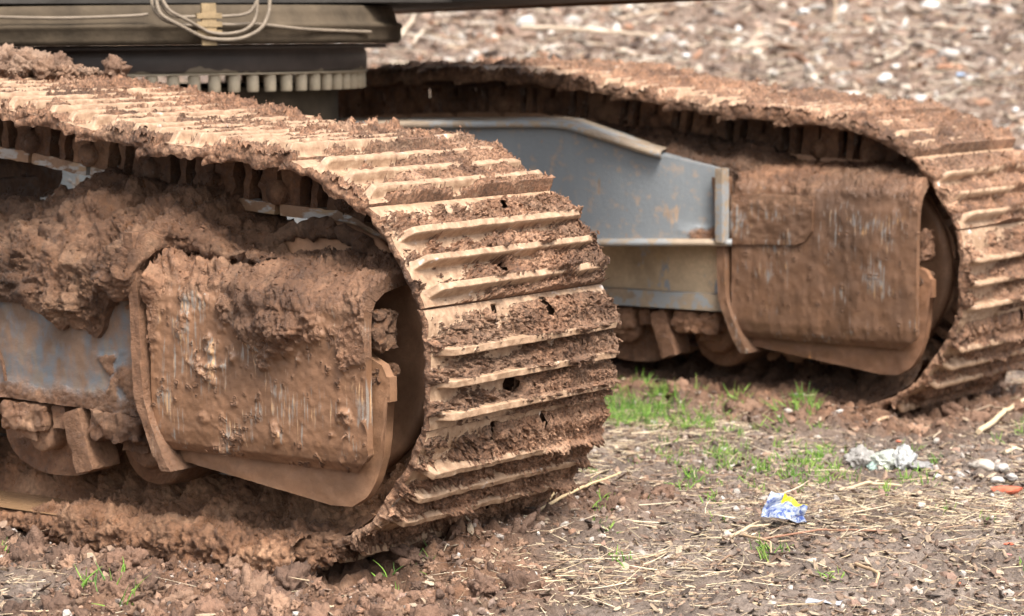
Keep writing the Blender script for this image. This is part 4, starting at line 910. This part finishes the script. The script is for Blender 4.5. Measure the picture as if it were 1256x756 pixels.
def mat_plastic(name, col, rough=.35, tr=.25):
    m, t, b = nodes(name); v = coords(t); c = ramp(t, noise(t, v, 40, 4, .6), [(.3, tuple(x * .75 for x in col)), (.65, col)]); t.links.new(c, b.inputs['Base Color']); b.inputs['Roughness'].default_value = rough; b.inputs['Transmission Weight'].default_value = tr; return m
crumpled('wrapper', gp(962, 651), .086, .060, .020, 3.3, mat_wrapper(), 'crumpled blue and white foil wrapper with a yellow corner on the soil', 'wrapper', 0.0)
WR = bpy.data.objects['wrapper']; WR.rotation_euler = (R_(52), R_(18), math.atan2(RH[1], RH[0])); WR.location.z += .022
PB = mat_plastic('clear_plastic', (.70, .72, .70))
bag = empty('plastic_bag', None, gp(1085, 582)); tag(bag, 'crumpled pale translucent plastic bag lying on the grass edge', 'plastic bag')
for k, (dx, dz, sx_, sz_, col) in enumerate([(-.055, .028, .030, .034, (.50, .47, .44)), (.0, .022, .034, .028, (.66, .70, .62)), (.042, .026, .026, .030, (.70, .71, .70)), (-.030, .010, .016, .016, (.55, .72, .66)), (.080, .010, .030, .012, (.52, .50, .49))]):
    V, F = lump(4, 200 + k, .25, 1.0, 1.0); V = V * (1 + .45 * (billow(V, 1.6, 3, 3.0 * k) - .25)[:, None])
    V = V * np.array([sx_, .028, sz_]); V = V @ np.array([[RH[0], RH[1], 0], [-RH[1], RH[0], 0], [0, 0, 1]]) + np.array([RH[0] * dx, RH[1] * dx, dz])
    o = mesh('bag_fold', V, F, mat_plastic('bag_film', tuple(x * .62 for x in col), .4, .12), bag, None, False)
PG = mat_plastic('greenish_plastic', (.62, .66, .42), .4, .2)
crumpled('plastic_strip', gp(1040, 571), .085, .014, .005, 4.4, PG, 'thin yellowish plastic strip leading to the crumpled bag', 'plastic scrap', -.1 + math.atan2(RH[1], RH[0]), .5, 40, 12, 18)
PBl = mat_plastic('blue_plastic', (.35, .50, .72), .4, 0)
crumpled('plastic_scrap', gp(1188, 112), .10, .05, .012, 1.4, PBl, 'light blue plastic scrap on the bank above the right track', 'plastic scrap', .4)
crumpled('paper_scrap', gp(1010, 752), .06, .03, .004, 9.4, mat_plastic('grey_paper', (.40, .41, .46), .7, 0), 'grey bluish paper scrap lying at the bottom right corner', 'paper scrap', .3)
RED = [(1236, 613, .026, 'orange red brick splinter at the right edge by the pale heap'), (1175, 724, .011, 'largest bright red plastic shard in the bottom right corner'), (1238, 676, .008, 'red shard near the right edge above the bottom corner'), (1233, 694, .008, 'dull pink red shard just under the other at the right edge'), (1103, 552, .007, 'tiny red shard above the plastic bag'), (932, 623, .004, 'tiny dark red crumb left of the foil wrapper')]
for k, (px, py, s_, lb) in enumerate(RED):
    V, F = lump(2, 140 + k, .3, 1.2, .8); V = V * np.array([1.6, .6, .45]) * s_; V = V @ np.array([[RH[0], -RH[1], 0], [RH[1], RH[0], 0], [0, 0, 1]]).T
    o = mesh('brick_shard' if k == 0 else 'red_shard', V, F, M['stone'], None, {'tint': np.tile(np.array([.52, .13, .07] if k != 3 else [.50, .22, .20]), (len(V), 1))}, False); o.location = gp(px, py, s_ * .3); tag(o, lb, 'shard')

# clods of mud lying on the near track's upper run
X = RNG.uniform(-1.5, -.84, 420); Y = RNG.normal(.47, .07, 420); k = (Y < .575) & (Y > .3) & (RNG.random(420) < sstep(-.84, -1.0, X)); X, Y = X[k], Y[k]; n = len(X); sz = .003 + .026 * RNG.random(n) ** 6
o = scatter('mud_crumbs', BIG, np.stack([X, Y, .880 + .3 * (X + 1.0) * -.15 + .4 * sz], -1), sz[:, None] * RNG.uniform(.8, 1.2, (n, 3)), M['clod'], pal([(.19, .11, .068), (.14, .078, .048), (.26, .165, .11)], n), smooth=True); tag(o, 'loose crumbs of mud heaped on the near track top beside the turret', 'mud', None, 'stuff')
